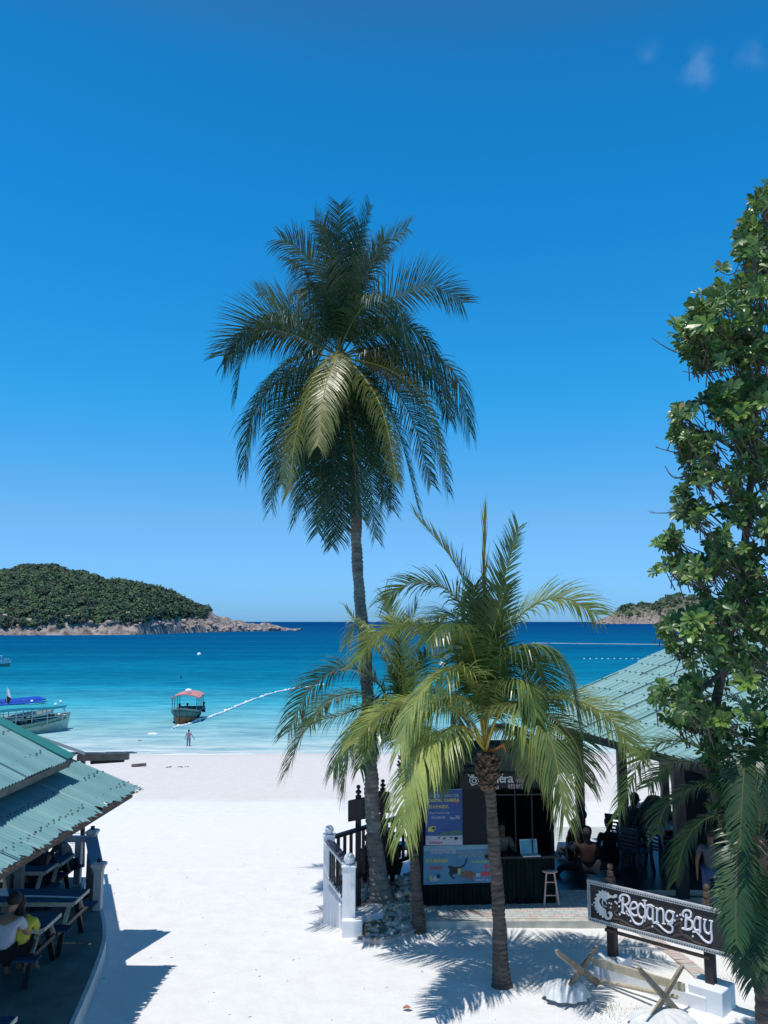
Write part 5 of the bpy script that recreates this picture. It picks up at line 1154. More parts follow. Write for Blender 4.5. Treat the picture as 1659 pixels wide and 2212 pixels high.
for k, (F1, F2, T1_, T2_) in enumerate(((fA, fB, (1291, 2042), (1194, 2052)), (gA, gB, (1476, 2084), (1372.7, 2089)))):
    PN = Plane(F1, hor(F1, F2)); t1 = on_plane(*T1_, PN.P, PN.n); t2 = on_plane(*T2_, PN.P, PN.n)
    for j, (lo, hi) in enumerate(((F1, t1), (F2, t2))):
        off = PN.n*(.022 if j else -.022); mb = MB(); d = (hi-lo).normalized(); w_ = .085; s_ = d.cross(PN.n).normalized(); L = (hi-lo).length
        prof = [(0, -.5), (.02, -.55), (L*.5, -.48), (L-.12, -.42), (L-.02, -.15), (L, 0), (L-.03, .35), (L*.5, .5), (.02, .5), (0, .45)]
        mb.prism([lo+off+d*t+s_*(q*w_) for t, q in prof], PN.n*.04); mb.build('plank', GREYW, rk, bevel=.004)
    if k == 0: PA = PN
    else: PBn = PN
def bet(p0, p1, w_, h_, m, nm, tube=False):
    a = on_plane(*p0, PA.P, PA.n); b = on_plane(*p1, PBn.P, PBn.n); d = (b-a).normalized(); a = a-d*.06; b = b+d*.06; mb = MB()
    if tube: mb.tube([a, b], [w_, w_], 10)
    else: mb.beam(a, b, w_, h_)
    mb.build(nm, m, rk)
bet((1287, 2078), (1470, 2131), .035, .11, PALEW, 'beam'); bet((1290, 2117), (1455, 2152), .03, .03, PALEW, 'pole', True)

# ---------------------------------------------------------------- white posts with balls, balustrade
b1 = at_z(754, 2020, 0); Yb = b1.y; a1 = at_z(704, 1995, 0); Ya_ = a1.y
def ballpost(px0, px1, py, Y, ptop, br, lab, zb=-.05):
    a = at_y(px0, ptop, Y); b = at_y(px1, ptop, Y); w_ = b.x-a.x; cx = (a.x+b.x)/2; cy = Y+w_/2
    t = thing('ball_post', (cx, cy, 0), lab, 'post', 'white posts topped with a ball')
    mb = MB(); mb.box((cx, cy, (a.z+zb)/2), (w_, w_, a.z-zb)); mb.build('shaft', WHITE, t, bevel=.008)
    mb = MB(); mb.box((cx, cy, a.z+.012), (w_*1.18, w_*1.18, .03)); mb.build('cap', WHITE, t, bevel=.006)
    mb = MB(); mb.ball((cx, cy, a.z+.027+br*.94), br, 24, 16); mb.build('ball', WHITE, t, smooth=True)
    return cx, cy, a.z, w_
Bp = ballpost(740, 768, 0, Yb, 1874, .097, 'near white post with a ball on top, on a white block'); Ap = ballpost(699, 722, 0, Ya_, 1808, .082, 'far white post with a ball where the dark railing turns')
mb = MB(); q = at_z(763, 2035, 0); mb.box((Bp[0]+.06, Bp[1]-.02, .11), (.36, .42, .34)); tag(mb.build('white_block', WHITE, bevel=.015), 'low white concrete block at the foot of the near ball post', 'block')
bl = thing('side_balustrade', (Ap[0], (Ap[1]+Bp[1])/2, 0), 'short sloping balustrade with white handrail and dark bars on a white wall', 'railing')
at1 = Vector((Ap[0], Ap[1]-Ap[3]/2, 0)); bt1 = Vector((Bp[0], Bp[1]+Bp[3]/2, 0))
zA, zB = Ap[2]-.06, Bp[2]-.02; wA = at_y(704, 1912, Ya_).z; wB = at_y(735, 1985, Yb).z
mb = MB(); mb.beam(at1+Vector((0, 0, zA)), bt1+Vector((0, 0, zB)), .17, .035); mb.build('handrail', mat('rail_slate', (.14, .14, .18), .7, .1, 5), bl)
mb = MB(); mb.beam(at1+Vector((-.07, 0, zA-.04)), bt1+Vector((-.07, 0, zB-.04)), .03, .04); mb.beam(at1+Vector((-.03, 0, wA+.13)), bt1+Vector((-.03, 0, wB+.13)), .04, .04); mb.build('trim', WHITE, bl)
mb = MB(); mb.prism([at1+Vector((-.05, 0, -.1)), bt1+Vector((-.05, 0, -.1)), bt1+Vector((-.05, 0, wB)), at1+Vector((-.05, 0, wA))], (.12, 0, 0)); mb.build('base_wall', WHITE, bl)
for k in range(9):
    f = (k+.7)/9.6; p = at1.lerp(bt1, f); mb = MB(); z1 = zA+(zB-zA)*f-.03; z0 = wA+(wB-wA)*f+.14; mb.beam(p+Vector((0, 0, z0)), p+Vector((0, 0, z1)), .028, .028, (0, 1, 0)); mb.build('baluster', DARKW, bl)
rb_ = thing('dark_railing', (Ap[0]+.6, Ap[1]+.8, 0), 'dark wooden railing running from the far ball post behind the palms', 'railing')
Zr = Ap[2]-.02; a = Vector((Ap[0]+Ap[3]/2, Ap[1], Zr)); b = at_z(865, 1764, Zr)
b2_ = a+(b-a)*1.35
mb = MB(); mb.beam(a, b2_, .10, .06); mb.beam(a+Vector((0, 0, -.85)), b2_+Vector((0, 0, -.85)), .05, .06); mb.build('rail', DARKW, rb_)
for k in range(15):
    p = a.lerp(b2_, (k+.6)/15); mb = MB(); mb.beam(p+Vector((0, 0, -.84)), p+Vector((0, 0, -.03)), .062, .05, (0, 1, 0)); mb.build('baluster', DARKW, rb_)
mb = MB(); mb.beam(b2_+Vector((0, 0, .05)), b2_+Vector((0, 0, -Zr-.3)), .12, .12, (0, 1, 0)); mb.build('end_post', DARKW, rb_)

# dark carved notice boards on posts
def notice(xc, xl, xr, yt0, yt1, yb0, yb1, fin, Yn, lab, pw=.11):
    c_ = at_y(xc, 1800, Yn); t = thing('notice_board', (c_.x, Yn, 0), lab, 'notice board', 'dark boards on carved posts')
    mb = MB(); p = [at_y(xl, yb0, Yn-.07), at_y(xr, yb1, Yn-.07), at_y(xr, yt1, Yn-.07), at_y(xl, yt0, Yn-.07)]; mb.prism(p, (0, -.035, 0)); mb.build('board', DARKW, t, bevel=.012)
    ztop = at_y(xc, (yt0+yt1)/2-6, Yn).z; mb = MB(); mb.box((c_.x, Yn, ztop/2-.1), (pw, pw, ztop+.2)); mb.build('post', DARKW, t)
    zf = at_y(xc, fin, Yn).z; h_ = zf-ztop; mb = MB(); mb.lathe((c_.x, Yn, ztop), [(.06, 0), (.02, .1*h_), (.055, .25*h_), (.06, .4*h_), (.03, .52*h_), (.02, .6*h_), (.04, .72*h_), (.042, .85*h_), (.02, .97*h_), (.004, h_)], 10); mb.build('finial', DARKW, t)
notice(774, 751.7, 792, 1729, 1720, 1775, 1768, 1695, 16.7, 'left black notice board on a post with a carved finial')
notice(827, 817, 842, 1708, 1710, 1754, 1756, 1683, 17.2, 'right black notice board half hidden by the tall palm trunk')

# rockery round the foot of the tall palm
rk2 = thing('rockery', at_z(850, 1990, 0), 'rubble bed of broken stone and bricks at the foot of the tall palm', 'rockery')
rr = random.Random(77); STN = mat('rubble', (.46, .37, .26), .9, 0, 5, .5, 20, col2=(.75, .70, .60)); DST = mat('dark_soil', (.10, .085, .06), .95, 0, 5, .6, 20, col2=(.28, .24, .17))
mb = MB(); S = [at_z(x, y, 0) for x, y in ((772, 2028), (800, 2034), (850, 2030), (895, 2012), (905, 1990), (900, 1940), (860, 1900), (780, 1900), (765, 1960))]
cen = sum(S, Vector())/len(S)
mb.v = [cen+Vector((0, 0, .16))]+[cen.lerp(p, .7)+Vector((0, 0, .13)) for p in S]+[p+Vector((0, 0, -.03)) for p in S]; n = len(S)
for i in range(n): mb.f += [(0, 1+i, 1+(i+1) % n), (1+i, 1+n+i, 1+n+(i+1) % n, 1+(i+1) % n)]; mb.m += [0, 0]
mb.build('soil', DST, rk2)
mb = MB()
def stone(p, r, mi=0):
    mb.mi = mi; o = len(mb.v); mb.ball(p, r, 6, 4, (rr.uniform(.8, 1.4), rr.uniform(.7, 1.2), rr.uniform(.4, .8)))
    for q in range(o, len(mb.v)): mb.v[q] += Vector((rr.gauss(0, 1), rr.gauss(0, 1), rr.gauss(0, 1)))*r*.13
for k in range(420):
    i = rr.randrange(n); a_, b_ = rr.random(), rr.random()**.6; p = cen.lerp(S[i].lerp(S[(i+1) % n], a_), b_); p.z = .16*(1-b_**3)+.0
    if (p.x < cen.x and rr.random() < .3): continue
    stone(p, rr.uniform(.025, .07), rr.choice((0, 0, 1, 2)))
for k in range(90): p = at_z(rr.uniform(862, 898), rr.uniform(1925, 1975), .0); p.z = rr.uniform(.12, .38); stone(p, rr.uniform(.03, .08), rr.choice((0, 0, 1)))
mb.build('stones', [STN, BRICK, mat('pale_stone', (.5, .49, .44), .9, .2, 8, .4)], rk2)['kind'] = 'stuff'
mb = MB(); rr = random.Random(15)
P = spline([at_z(x, y, 0) for x, y in ((786, 2034), (815, 2038), (850, 2033), (885, 2018), (905, 2008))], 8)
for a, b in zip(P, P[1:]): mb.mi = rr.choice((0, 0, 1)); mb.beam(a+Vector((0, 0, .02)), b+Vector((0, 0, .02)), .10, .10)
mb.build('brick_rim', [BRICK, CONCL], rk2)
q = at_z(800, 1992, .05); mb = MB(); o_ = [at_z(x, y, .25) for x, y in ((773, 1962), (783, 1976), (828, 1970), (835, 1962), (826, 1953), (800, 1951))]; mb.prism(o_, (0, 0, -.24)); tag(mb.build('stone_slab', mat('slab_white', (.55, .57, .58), .85, .0, 4, .3, col2=(.66, .68, .70)), bevel=.01), 'flat white topped stone block on the rubble beside the tall palm', 'stone block')
q = at_z(775, 1880, .3); mb = MB(); mb.box((q.x+.25, q.y, .25), (.7, .4, .5)); tag(mb.build('planter', mat('planter_grey', (.26, .30, .32), .8, .2, 5), bevel=.01), 'grey planter box behind the near ball post, under the notice board', 'planter')
mb = MB(); mb.tube([at_y(867, 1927, base.y+2.4), at_y(900, 1955, base.y+1.9)], .018, 6); tag(mb.build('stick', PALEW), 'pale broken stick leaning on the rubble beside the kiosk', 'stick')

# ---------------------------------------------------------------- people
def skin_obj(name, verts, edges, radii, m, parent, root=0, sub=2):
    org = root_loc(parent) if parent else Vector((0,0,0))
    me = bpy.data.meshes.new(name); me.from_pydata([Vector(v)-org for v in verts], edges, []); me.update(); me.materials.append(m)
    o = bpy.data.objects.new(name, me); C.objects.link(o)
    if parent: o.parent = parent
    md = o.modifiers.new('skin', 'SKIN'); md.use_smooth_shade = True; md.branch_smoothing = .6
    for i, r in enumerate(radii):
        q = me.skin_vertices[0].data[i]; q.radius = r if hasattr(r, '__len__') else (r, r); q.use_root = (i == root)
    s = o.modifiers.new('sub', 'SUBSURF'); s.levels = sub; s.render_levels = sub
    return o
POSE = {}
POSE['sit'] = dict(pelvis=(0, 0, .10), belly=(0, .0, .24), chest=(0, .01, .42), neck=(0, .02, .55), jaw=(0, .05, .63), head=(0, .04, .74), sh=(.17, .01, .49), el=(.24, .06, .23), wr=(.17, .28, .20), hip=(.10, .04, .09), kn=(.14, .44, .09), an=(.13, .46, -.34), toe=(.14, .60, -.40))
POSE['lean'] = dict(POSE['sit'], belly=(0, .05, .24), chest=(0, .14, .40), neck=(0, .23, .50), jaw=(0, .30, .55), head=(0, .32, .65), sh=(.17, .16, .45), el=(.24, .28, .22), wr=(.15, .44, .20))
POSE['stand'] = dict(pelvis=(0, 0, .95), belly=(0, .0, 1.08), chest=(0, 0, 1.27), neck=(0, .0, 1.43), jaw=(0, .03, 1.50), head=(0, .02, 1.61), sh=(.18, 0, 1.37), el=(.25, -.02, 1.10), wr=(.26, .06, .86), hip=(.10, 0, .92), kn=(.11, .02, .50), an=(.11, -.02, .08), toe=(.13, .13, .03))
POSE['floor'] = dict(POSE['sit'], kn=(.20, .30, .34), an=(.16, .46, .03), toe=(.16, .60, .03), wr=(.16, .30, .30))
def person(loc, yaw, label, pose='sit', s=1.0, shirt=None, pants=None, skin=SKIN, hair='short', cap=None, hands=False, group=None, mod=None, face=False, sub=2, longsleeve=False, girth=1.0, scarf=None):
    J = dict(POSE[pose]); J.update(mod or {})
    t = thing('person', loc, label, 'person', group); Rz = Matrix.Rotation(yaw, 3, 'Z'); L = Vector(loc)
    def W(p): return L + Rz @ (Vector(p)*s)
    def g(n, sd=1):
        p = J.get(n + ('L' if sd < 0 else 'R'), J.get(n)); return Vector((p[0]*sd if n+('L' if sd < 0 else 'R') not in J else p[0], p[1], p[2]))
    V = []; E = []; R = []
    def a(p, r, par=None):
        V.append(W(p)); R.append(tuple(x*s for x in r) if hasattr(r, '__len__') else r*s)
        if par is not None: E.append((par, len(V)-1))
        return len(V)-1
    G = girth
    pe = a(g('pelvis'), (.13*G, .11*G)); be = a(g('belly'), (.125*G, .10*G), pe); ch = a(g('chest'), (.14*G, .105*G), be); ne = a(g('neck'), .052, ch)
    ja = a(g('jaw'), .068, ne); he = a(g('head'), .092, ja); dirh = (g('head')-g('jaw')); a(g('head')+dirh.normalized()*.035, .07, he)
    fw = Vector((0, 1, 0)) if abs(dirh.y) < .08 else Vector((0, .8, -.5)); a(g('jaw')+dirh*.35+fw*.085, .016, ja)      # nose
    for sd in (-1, 1):
        s_ = a(g('sh', sd), .058*G, ch); e_ = a(g('el', sd), .040, s_); w_ = a(g('wr', sd), .027, e_)
        d = (g('wr', sd)-g('el', sd)).normalized(); palm = g('wr', sd)+d*.065; p_ = a(palm, (.036, .020), w_)
        if hands:
            side = d.cross(Vector((0, 0, 1))); side = side.normalized() if side.length > .1 else Vector((1, 0, 0)); dn = side.cross(d)*-1
            if dn.z > 0: dn = -dn
            for k, (off, ln) in enumerate(((-.027, .062), (-.009, .075), (.009, .07), (.027, .052))):
                f1 = a(palm+side*off+d*.035, .0095, p_); f2 = a(palm+side*off*1.15+d*(.035+ln*.6)+dn*.012, .0085, f1); a(palm+side*off*1.15+d*(.035+ln)+dn*.034, .0075, f2)
            th = a(palm-side*.038*sd+d*.0, .011, p_); a(palm-side*.06*sd+d*.035+dn*.01, .009, th)
        else: a(palm+d*.08+Vector((0, 0, -.02)), (.03, .014), p_)
        h_ = a(g('hip', sd), .085*G, pe); k_ = a(g('kn', sd), .058, h_); an = a(g('an', sd), .038, k_); a(g('toe', sd), (.038, .026), an)
    skin_obj('body', V, E, R, skin, t, sub=sub)
    def suit(nm, pts, m):
        v = []; e = []; r = []
        for p, rad_, par in pts: v.append(W(p)); r.append(tuple(x*s for x in rad_) if hasattr(rad_, '__len__') else rad_*s); e += [(par, len(v)-1)] if par is not None else []
        return skin_obj(nm, v, e, r, m, t, sub=sub)
    if shirt:
        P = [(g('belly')+Vector((0, 0, -.15)), (.155*G, .13*G), None), (g('belly'), (.15*G, .125*G), 0), (g('chest'), (.165*G, .135*G), 1), (g('chest').lerp(g('neck'), .6), .10, 2), (g('chest').lerp(g('neck'), .86), .072, 3)]
        for sd in (-1, 1):
            i = len(P); P.append((g('sh', sd), .082*G, 2)); P.append((g('sh', sd).lerp(g('el', sd), 1 if longsleeve else .62), .056, i))
            if longsleeve: P.append((g('wr', sd).lerp(g('el', sd), .1), .040, i+1))
        suit('shirt', P, shirt)
    if pants:
        P = [(g('pelvis')+Vector((0, 0, .03)), (.15*G, .13*G), None)]
        for sd in (-1, 1):
            i = len(P); P.append((g('hip', sd), .10*G, 0)); P.append((g('kn', sd), .074, i)); P.append((g('kn', sd).lerp(g('an', sd), .85), .055, i+1))
        suit('trousers', P, pants)
    if hair:
        hm = HAIR; hd = g('head'); up = dirh.normalized(); bk = Vector((0, -1, 0)); mb = MB()
        c = W(hd+up*.012+bk*.016); 
        mb.ball((0, 0, 0), 1, 16, 12)
        M = Matrix.Rotation(yaw, 3, 'Z') @ Matrix.Rotation(-math.atan2(up.y, up.z), 3, 'X')
        keep = []
        for q in range(len(mb.v)):
            p = mb.v[q]; rr_ = s*Vector((p.x*.096, p.y*.108, p.z*.112))*(1+.03*fn(p.x*5, p.y*5, p.z*5)); mb.v[q] = rr_
        fs = []
        for f in mb.f:
            m_ = sum((mb.v[k] for k in f), Vector())/len(f)/s
            if m_.y > .045 and m_.z < .035: continue
            if m_.z < -.055: continue
            fs.append(f)
        mb.f = fs; mb.m = [0]*len(fs); mb.v = [M @ p + c for p in mb.v]
        if hair == 'long':
            nk = W(g('neck')+bk*.07); lw = W(g('chest')+bk*.15+Vector((0, 0, .02)))
            mb.tube([c+Vector((0, 0, .02)), W(hd+bk*.06+Vector((0, 0, -.06))), nk, nk.lerp(lw, .6), lw], [.085*s, .095*s, .085*s, .075*s, .03*s], 10)
        mb.build('hair' if not scarf else 'headscarf', scarf or hm, t, smooth=True)
        if scarf:
            mb = MB(); mb.tube([W(hd+bk*.03), W(g('neck')+bk*.01), W(g('chest').lerp(g('neck'), .5)), W(g('chest')+Vector((0, .02, .02)))], [.09*s, .095*s, .15*s, .185*s], 12); mb.build('veil', scarf, t, smooth=True)
    if cap:
        hd = g('head'); c = W(hd+dirh.normalized()*.04); mb = MB(); mb.lathe(c, [(.20*s, -.008), (.20*s, .0), (.115*s, .012), (.11*s, .06*s), (.095*s, .10*s), (.05*s, .115*s)], 20); h_ = mb.build('hat', cap, t, smooth=True)
    if face:
        hd = g('head'); up = dirh.normalized(); mb = MB()
        for sd in (-1, 1): mb.ball(W(hd+up*-.015+Vector((sd*.032, .088, 0))), .010*s, 8, 6, (1.3, .6, .7))
        mb.build('eyes', BLACK, t)
        mb = MB(); mb.ball(W(g('jaw')+up*-.005+Vector((0, .075, 0))), .02*s, 8, 6, (1.2, .4, .3)); mb.build('mouth', mat('lips', (.25, .09, .08), .5, .1, 5), t)
    return t
cw = cloth('white_shirt', (.50, .50, .56)); cy_ = cloth('yellow_shirt', (.55, .50, .06)); cdk = cloth('dark_cloth', (.008, .009, .014)); cred = cloth('red_cloth_shade_darkened', (.020, .002, .004)); SKSH = mat('skin_shade_darkened', (.016, .010, .008), .6, .08, 6)  # pavilion red cloth and skin darkened: roof shade put into their colours
cblue = cloth('blue_cloth', (.03, .07, .16)); cpeach = cloth('peach_shirt', (.62, .36, .26)); cgrey = cloth('grey_cloth', (.16, .17, .19)); cpurp = cloth('mauve_suit', (.30, .16, .27)); caqua = cloth('aqua_shirt', (.30, .55, .55)); corg = cloth('orange_vest', (.75, .16, .04)); cjean = cloth('jeans', (.02, .035, .06))
PI = math.pi
# terrace: facing the table (away from the camera)
hy = T2.y+.30-.62/2-.27
person((at_y(8, 2040, hy-.02).x, hy-.04, DZ+.45-.02), 0, 'person in a plain white T-shirt seated with the back to the camera', 'lean', 1.0, cw, cdk, SKIN, hair='short', hands=True, sub=3, girth=1.08, mod=dict(belly=(0, .02, .26), chest=(0, .08, .44), neck=(0, .15, .56), jaw=(.03, .22, .62), head=(.04, .22, .73), sh=(.19, .08, .50), el=(.27, .17, .28), wr=(.16, .38, .28)))
person((at_y(30, 2030, hy+.05).x+.06, hy+.10, DZ+.45-.02), .12, 'person with long dark hair and a yellow top leaning over the terrace table', 'lean', .93, cy_, cdk, SKIN, hair='long', hands=True, sub=2, mod=dict(chest=(0, .12, .42), neck=(-.04, .20, .52), jaw=(-.09, .27, .58), head=(-.10, .27, .69), sh=(.17, .14, .46), el=(.22, .24, .2), wr=(.13, .40, .24)))
fy_ = 16.2
person((at_y(152, 1870, fy_+.6).x, fy_+.55, DZ+.43), PI*.75, 'person in grey resting both arms on the far terrace table', 'lean', 1.0, cgrey, cjean, SKIN, hair='short', sub=2)
person((at_y(110, 1870, fy_).x, fy_-.5, DZ+.43), .3, 'dark clad person bent over the far terrace table', 'lean', 1.0, cdk, cdk, SKIND, hair='short', sub=2)
# kiosk clerk behind the counter
q = KP.pt(KP.uv(1100, 1840)[0], 0, -.78)
person((q.x, q.y, .1+.52), PI, 'clerk in a peach shirt sitting inside the kiosk window', 'lean', 1.0, cpeach, cdk, SKIN, hair='short', hands=True, face=True, sub=2, mod=dict(belly=(0, .02, .26), chest=(0, .05, .44), neck=(0, .08, .57), jaw=(0, .12, .64), head=(0, .11, .75), sh=(.17, .05, .50)))
# people behind the balustrade
q = at_z(846, 1905, .1); hp = person((q.x, 17.6, .38), .25, 'person in black wearing a pale brimmed hat behind the tall palm', 'lean', 1.0, cdk, cdk, SKIND, hair='short', cap=mat('hat_felt', (.30, .35, .42), .8, .1, 9), sub=2)
q = at_y(790, 1860, 17.4); person((q.x, 17.4, .40), -.2, 'dark clad person seated between the notice board and the tall palm', 'lean', .95, cdk, cdk, SKIND, hair='short', sub=2)
mb = MB(); tb_ = at_y(858, 1842, 17.2); tbl = thing('cafe_table', (tb_.x, 17.5, .1), 'dark square table behind the palms, left of the kiosk', 'table')
mb.box((tb_.x+.05, 18.1, .78), (.8, .6, .035)); mb.build('table_top', PLAST, tbl, bevel=.006)
for i in (-1, 1):
    for j in (-1, 1): mb = MB(); mb.beam((tb_.x+.05+i*.35, 18.1+j*.25, 0), (tb_.x+.05+i*.35, 18.1+j*.25, .76), .04, .04, (0, 1, 0)); mb.build('leg', PLAST, tbl)

# pavilion: people seated in silhouette, shade put into their dark colours
cbl2 = cloth('dim_blue_cloth', (.012, .02, .035)); cgr2 = cloth('dim_grey_cloth', (.08, .085, .10))  # pavilion cloth kept dim: shade put into the colours
def Z7(x, y): return (x*.24802+1179.5, y*.24802+1673.2)
def seat_at(px, py_head, Y, seat=.42, s=1.0, hh=.78):
    h = at_y(px, py_head, Y); return (h.x, Y, max(.12, h.z-hh*s))
person(seat_at(1260, 1763, 19.0, hh=.80), .2, 'person in a shade-darkened red top seated beside the first pavilion post', 'lean', 1.08, cred, cdk, SKSH, sub=2, girth=1.25, scarf=None, mod=dict(chest=(0, .04, .44), neck=(0, .05, .57), jaw=(0, .08, .64), head=(0, .07, .75)))
person(seat_at(1243, 1778, 19.6), .5, 'person in blue-grey seated left of the one in shade-darkened red', 'sit', 1.0, cbl2, cdk, SKSH, sub=2)
person(seat_at(1267, 1797, 18.3, s=.98), .0, 'person in shade-darkened red seated low with the back to the camera', 'sit', .98, cred, cdk, SKSH, sub=2, girth=1.3, mod=dict(knL=(-.55, .12, .02), anL=(-.78, .0, -.28), toeL=(-.85, .12, -.33), knR=(.50, .1, .05), anR=(.8, .0, -.2), toeR=(.9, .1, -.25)))
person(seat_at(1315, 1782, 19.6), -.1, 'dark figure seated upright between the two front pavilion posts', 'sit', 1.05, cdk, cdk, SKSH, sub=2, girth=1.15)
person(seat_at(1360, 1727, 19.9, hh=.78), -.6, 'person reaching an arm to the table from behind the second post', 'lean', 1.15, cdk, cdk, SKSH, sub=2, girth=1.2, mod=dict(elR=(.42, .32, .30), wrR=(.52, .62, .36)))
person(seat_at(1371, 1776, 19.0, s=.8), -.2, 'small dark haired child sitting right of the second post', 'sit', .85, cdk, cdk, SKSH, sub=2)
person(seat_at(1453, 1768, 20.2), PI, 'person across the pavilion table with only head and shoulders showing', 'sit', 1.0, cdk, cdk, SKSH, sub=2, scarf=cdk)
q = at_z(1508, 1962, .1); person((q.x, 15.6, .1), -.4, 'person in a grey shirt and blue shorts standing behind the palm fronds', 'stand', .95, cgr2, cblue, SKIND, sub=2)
# backpack standing on a chair
bq = at_y(*Z7(945, 425), 18.9); bp_ = thing('backpack', (bq.x, bq.y, bq.z), 'bulky dark grey-green backpack hung on a chair in the pavilion', 'backpack')
BPK = cloth('backpack_cloth', (.018, .030, .032)); mb = MB(); prof = [(.01, 0), (.30, .01), (.34, .12), (.33, .26), (.26, .40), (.17, .52), (.12, .58), (.01, .60)]
mb.lathe((0, 0, 0), prof, 14); mb.v = [Vector((p.x*1.02, p.y*.7, p.z))+bq+Vector((0, 0, .0)) for p in mb.v]; mb.build('bag', BPK, bp_, smooth=True)
mb = MB(); mb.box(bq+Vector((-.02, -.24, .44)), (.12, .03, .06)); mb.build('label_patch', mat('patch', (.06, .075, .08), .7, .1, 5), bp_)
mb = MB(); mb.tube([bq+Vector((-.05, 0, .58)), bq+Vector((-.05, 0, .66)), bq+Vector((.05, 0, .66)), bq+Vector((.05, 0, .58))], .012, 6); mb.build('handle', BPK, bp_)
mb = MB(); mb.tube(spline([bq+Vector((-.28, -.05, .35)), bq+Vector((-.42, -.1, .12)), bq+Vector((-.5, -.1, -.02))], 5), .03, 6); mb.tube(spline([bq+Vector((.28, -.05, .35)), bq+Vector((.40, -.1, .15)), bq+Vector((.34, -.1, -.02))], 5), .025, 6); mb.build('strap', BPK, bp_)
# plastic chairs and table
def chair(loc, yaw, lab, s=1.0):
    t = thing('plastic_chair', (0, 0, 0), lab, 'chair', 'dark plastic chairs in the pavilion')
    mb = MB(); mb.box((0, 0, .43), (.46, .44, .03)); mb.build('seat', PLAST, t, bevel=.01)
    mb = MB(); mb.beam((-.21, -.21, .43), (-.23, -.31, .90), .05, .03, (0, 1, 0)); mb.beam((.21, -.21, .43), (.23, -.31, .90), .05, .03, (0, 1, 0)); mb.beam((-.25, -.31, .88), (.25, -.31, .88), .03, .07)
    for k in range(5): mb.beam((-.21, -.225-k*.019, .50+k*.08), (.21, -.225-k*.019, .50+k*.08), .02, .035)
    mb.build('backrest', PLAST, t)
    for i in (-1, 1):
        for j in (-1, 1): mb = MB(); mb.beam((i*.20, j*.19, .43), (i*.24, j*.24, 0), .055, .04, (0, 1, 0)); mb.build('leg', PLAST, t)
        mb = MB(); mb.beam((i*.25, -.25, .64), (i*.25, .18, .62), .05, .025); mb.beam((i*.25, .18, .62), (i*.22, .18, .43), .03, .04, (0, 1, 0)); mb.build('armrest', PLAST, t)
    t.location = loc; t.rotation_euler.z = yaw; t.scale = (s, s, s); return t
ch0 = chair((at_z(1418, 1868, .11).x, 18.75, .11), -1.1, 'dark plastic chair in the middle, its slatted back to the left', 1.05)
bpy.context.view_layer.update()
for x, Y, yw, lab in ((1342, 19.9, -.5, 'dark plastic chair tilting behind the second pavilion post'), (1375, 18.6, -.9, 'low dark plastic chair right beside the second pavilion post'), (1465, 19.0, .9, 'dark plastic chair at the right end of the pavilion table')):
    c = copy_tree(ch0); c.location = (at_y(x, 1850, Y).x, Y, .11); c.rotation_euler.z = yw; c['label'] = lab
tq = at_y(1447, 1790, 19.3); ptb = thing('pavilion_table', (tq.x, 19.4, .11), 'dark square plastic table in the pavilion behind the chairs', 'table')
mb = MB(); mb.box((tq.x+.12, 19.5, .84), (.95, .8, .04)); mb.build('table_top', mat('table_blue', (.02, .05, .09), .3, .2, 5), ptb, bevel=.008)
for i in (-1, 1):
    for j in (-1, 1): mb = MB(); mb.beam((tq.x+.12+i*.4, 19.5+j*.32, .11), (tq.x+.12+i*.38, 19.5+j*.3, .82), .06, .06, (0, 1, 0)); mb.build('leg', PLAST, ptb)

# ---------------------------------------------------------------- boats
HULLW = mat('boat_cream', (.50, .56, .46), .55, .12, 2, .1); TURQ = mat('canopy_turquoise', (.03, .36, .42), .5, .1, 2); BLUEC = mat('canopy_blue', (.008, .06, .42), .5, .15, 2); TRIM = mat('boat_trim', (.10, .28, .24), .5, .1, 3); DKHULL = mat('dark_hull_green', (.030, .075, .070), .5, .0, 2.2, .1, col2=(.12, .20, .17)); ORHULL = mat('orange_hull', (.30, .09, .03), .6, .3, 3, .2); PINKC = mat('pink_canopy', (.62, .26, .24), .6, .08, 3); STEEL = mat('pale_steel', (.55, .58, .6), .4, .1, 5)
def hull(name, parent, F, m, Ln, Wd, D, fre, sheer, nst=18, bowp=.55, flare=.25, stern=.75):
    """hull along local +x (bow): F maps local points to the world"""
    mb = MB(); K = 9
    for i in range(nst+1):
        u = i/nst; x = -Ln/2+Ln*u; wf = (stern+(1-stern)*math.sin(min(1, u/.45)*PI/2)) if u < .45 else (1-((u-.45)/.55)**2.2)**bowp if u < 1 else 0
        hw = Wd/2*max(.02, wf); top = fre+sheer*max(0, (u-.35)/.65)**2+.10*max(0, (.3-u)/.3); rake = .5*max(0, (u-.8)/.2)
        for k in range(K):
            a = k/(K-1)*2-1; v = abs(a); z = -D+(top+D)*(v**1.6); y = math.copysign(hw*(v**.55)*(1-flare*(1-v)), a) if a else 0
            mb.v.append(F(Vector((x+rake*(z+D)*.35, y, z))))
    for i in range(nst):
        for k in range(K-1): mb.f.append((i*K+k, (i+1)*K+k, (i+1)*K+k+1, i*K+k+1)); mb.m.append(0)
    mb.f.append(tuple(range(K))[::-1]); mb.m.append(0)
    o = mb.build(name, m, parent, smooth=True)
    rim = [[mb.v[i*K+(K-1 if sd > 0 else 0)] for i in range(nst+1)] for sd in (-1, 1)]
    return o, rim
def frame_of(P, yaw, s=1.0):
    Rz = Matrix.Rotation(yaw, 3, 'Z'); P = Vector(P); return lambda v: P + Rz @ (Vector(v)*s)
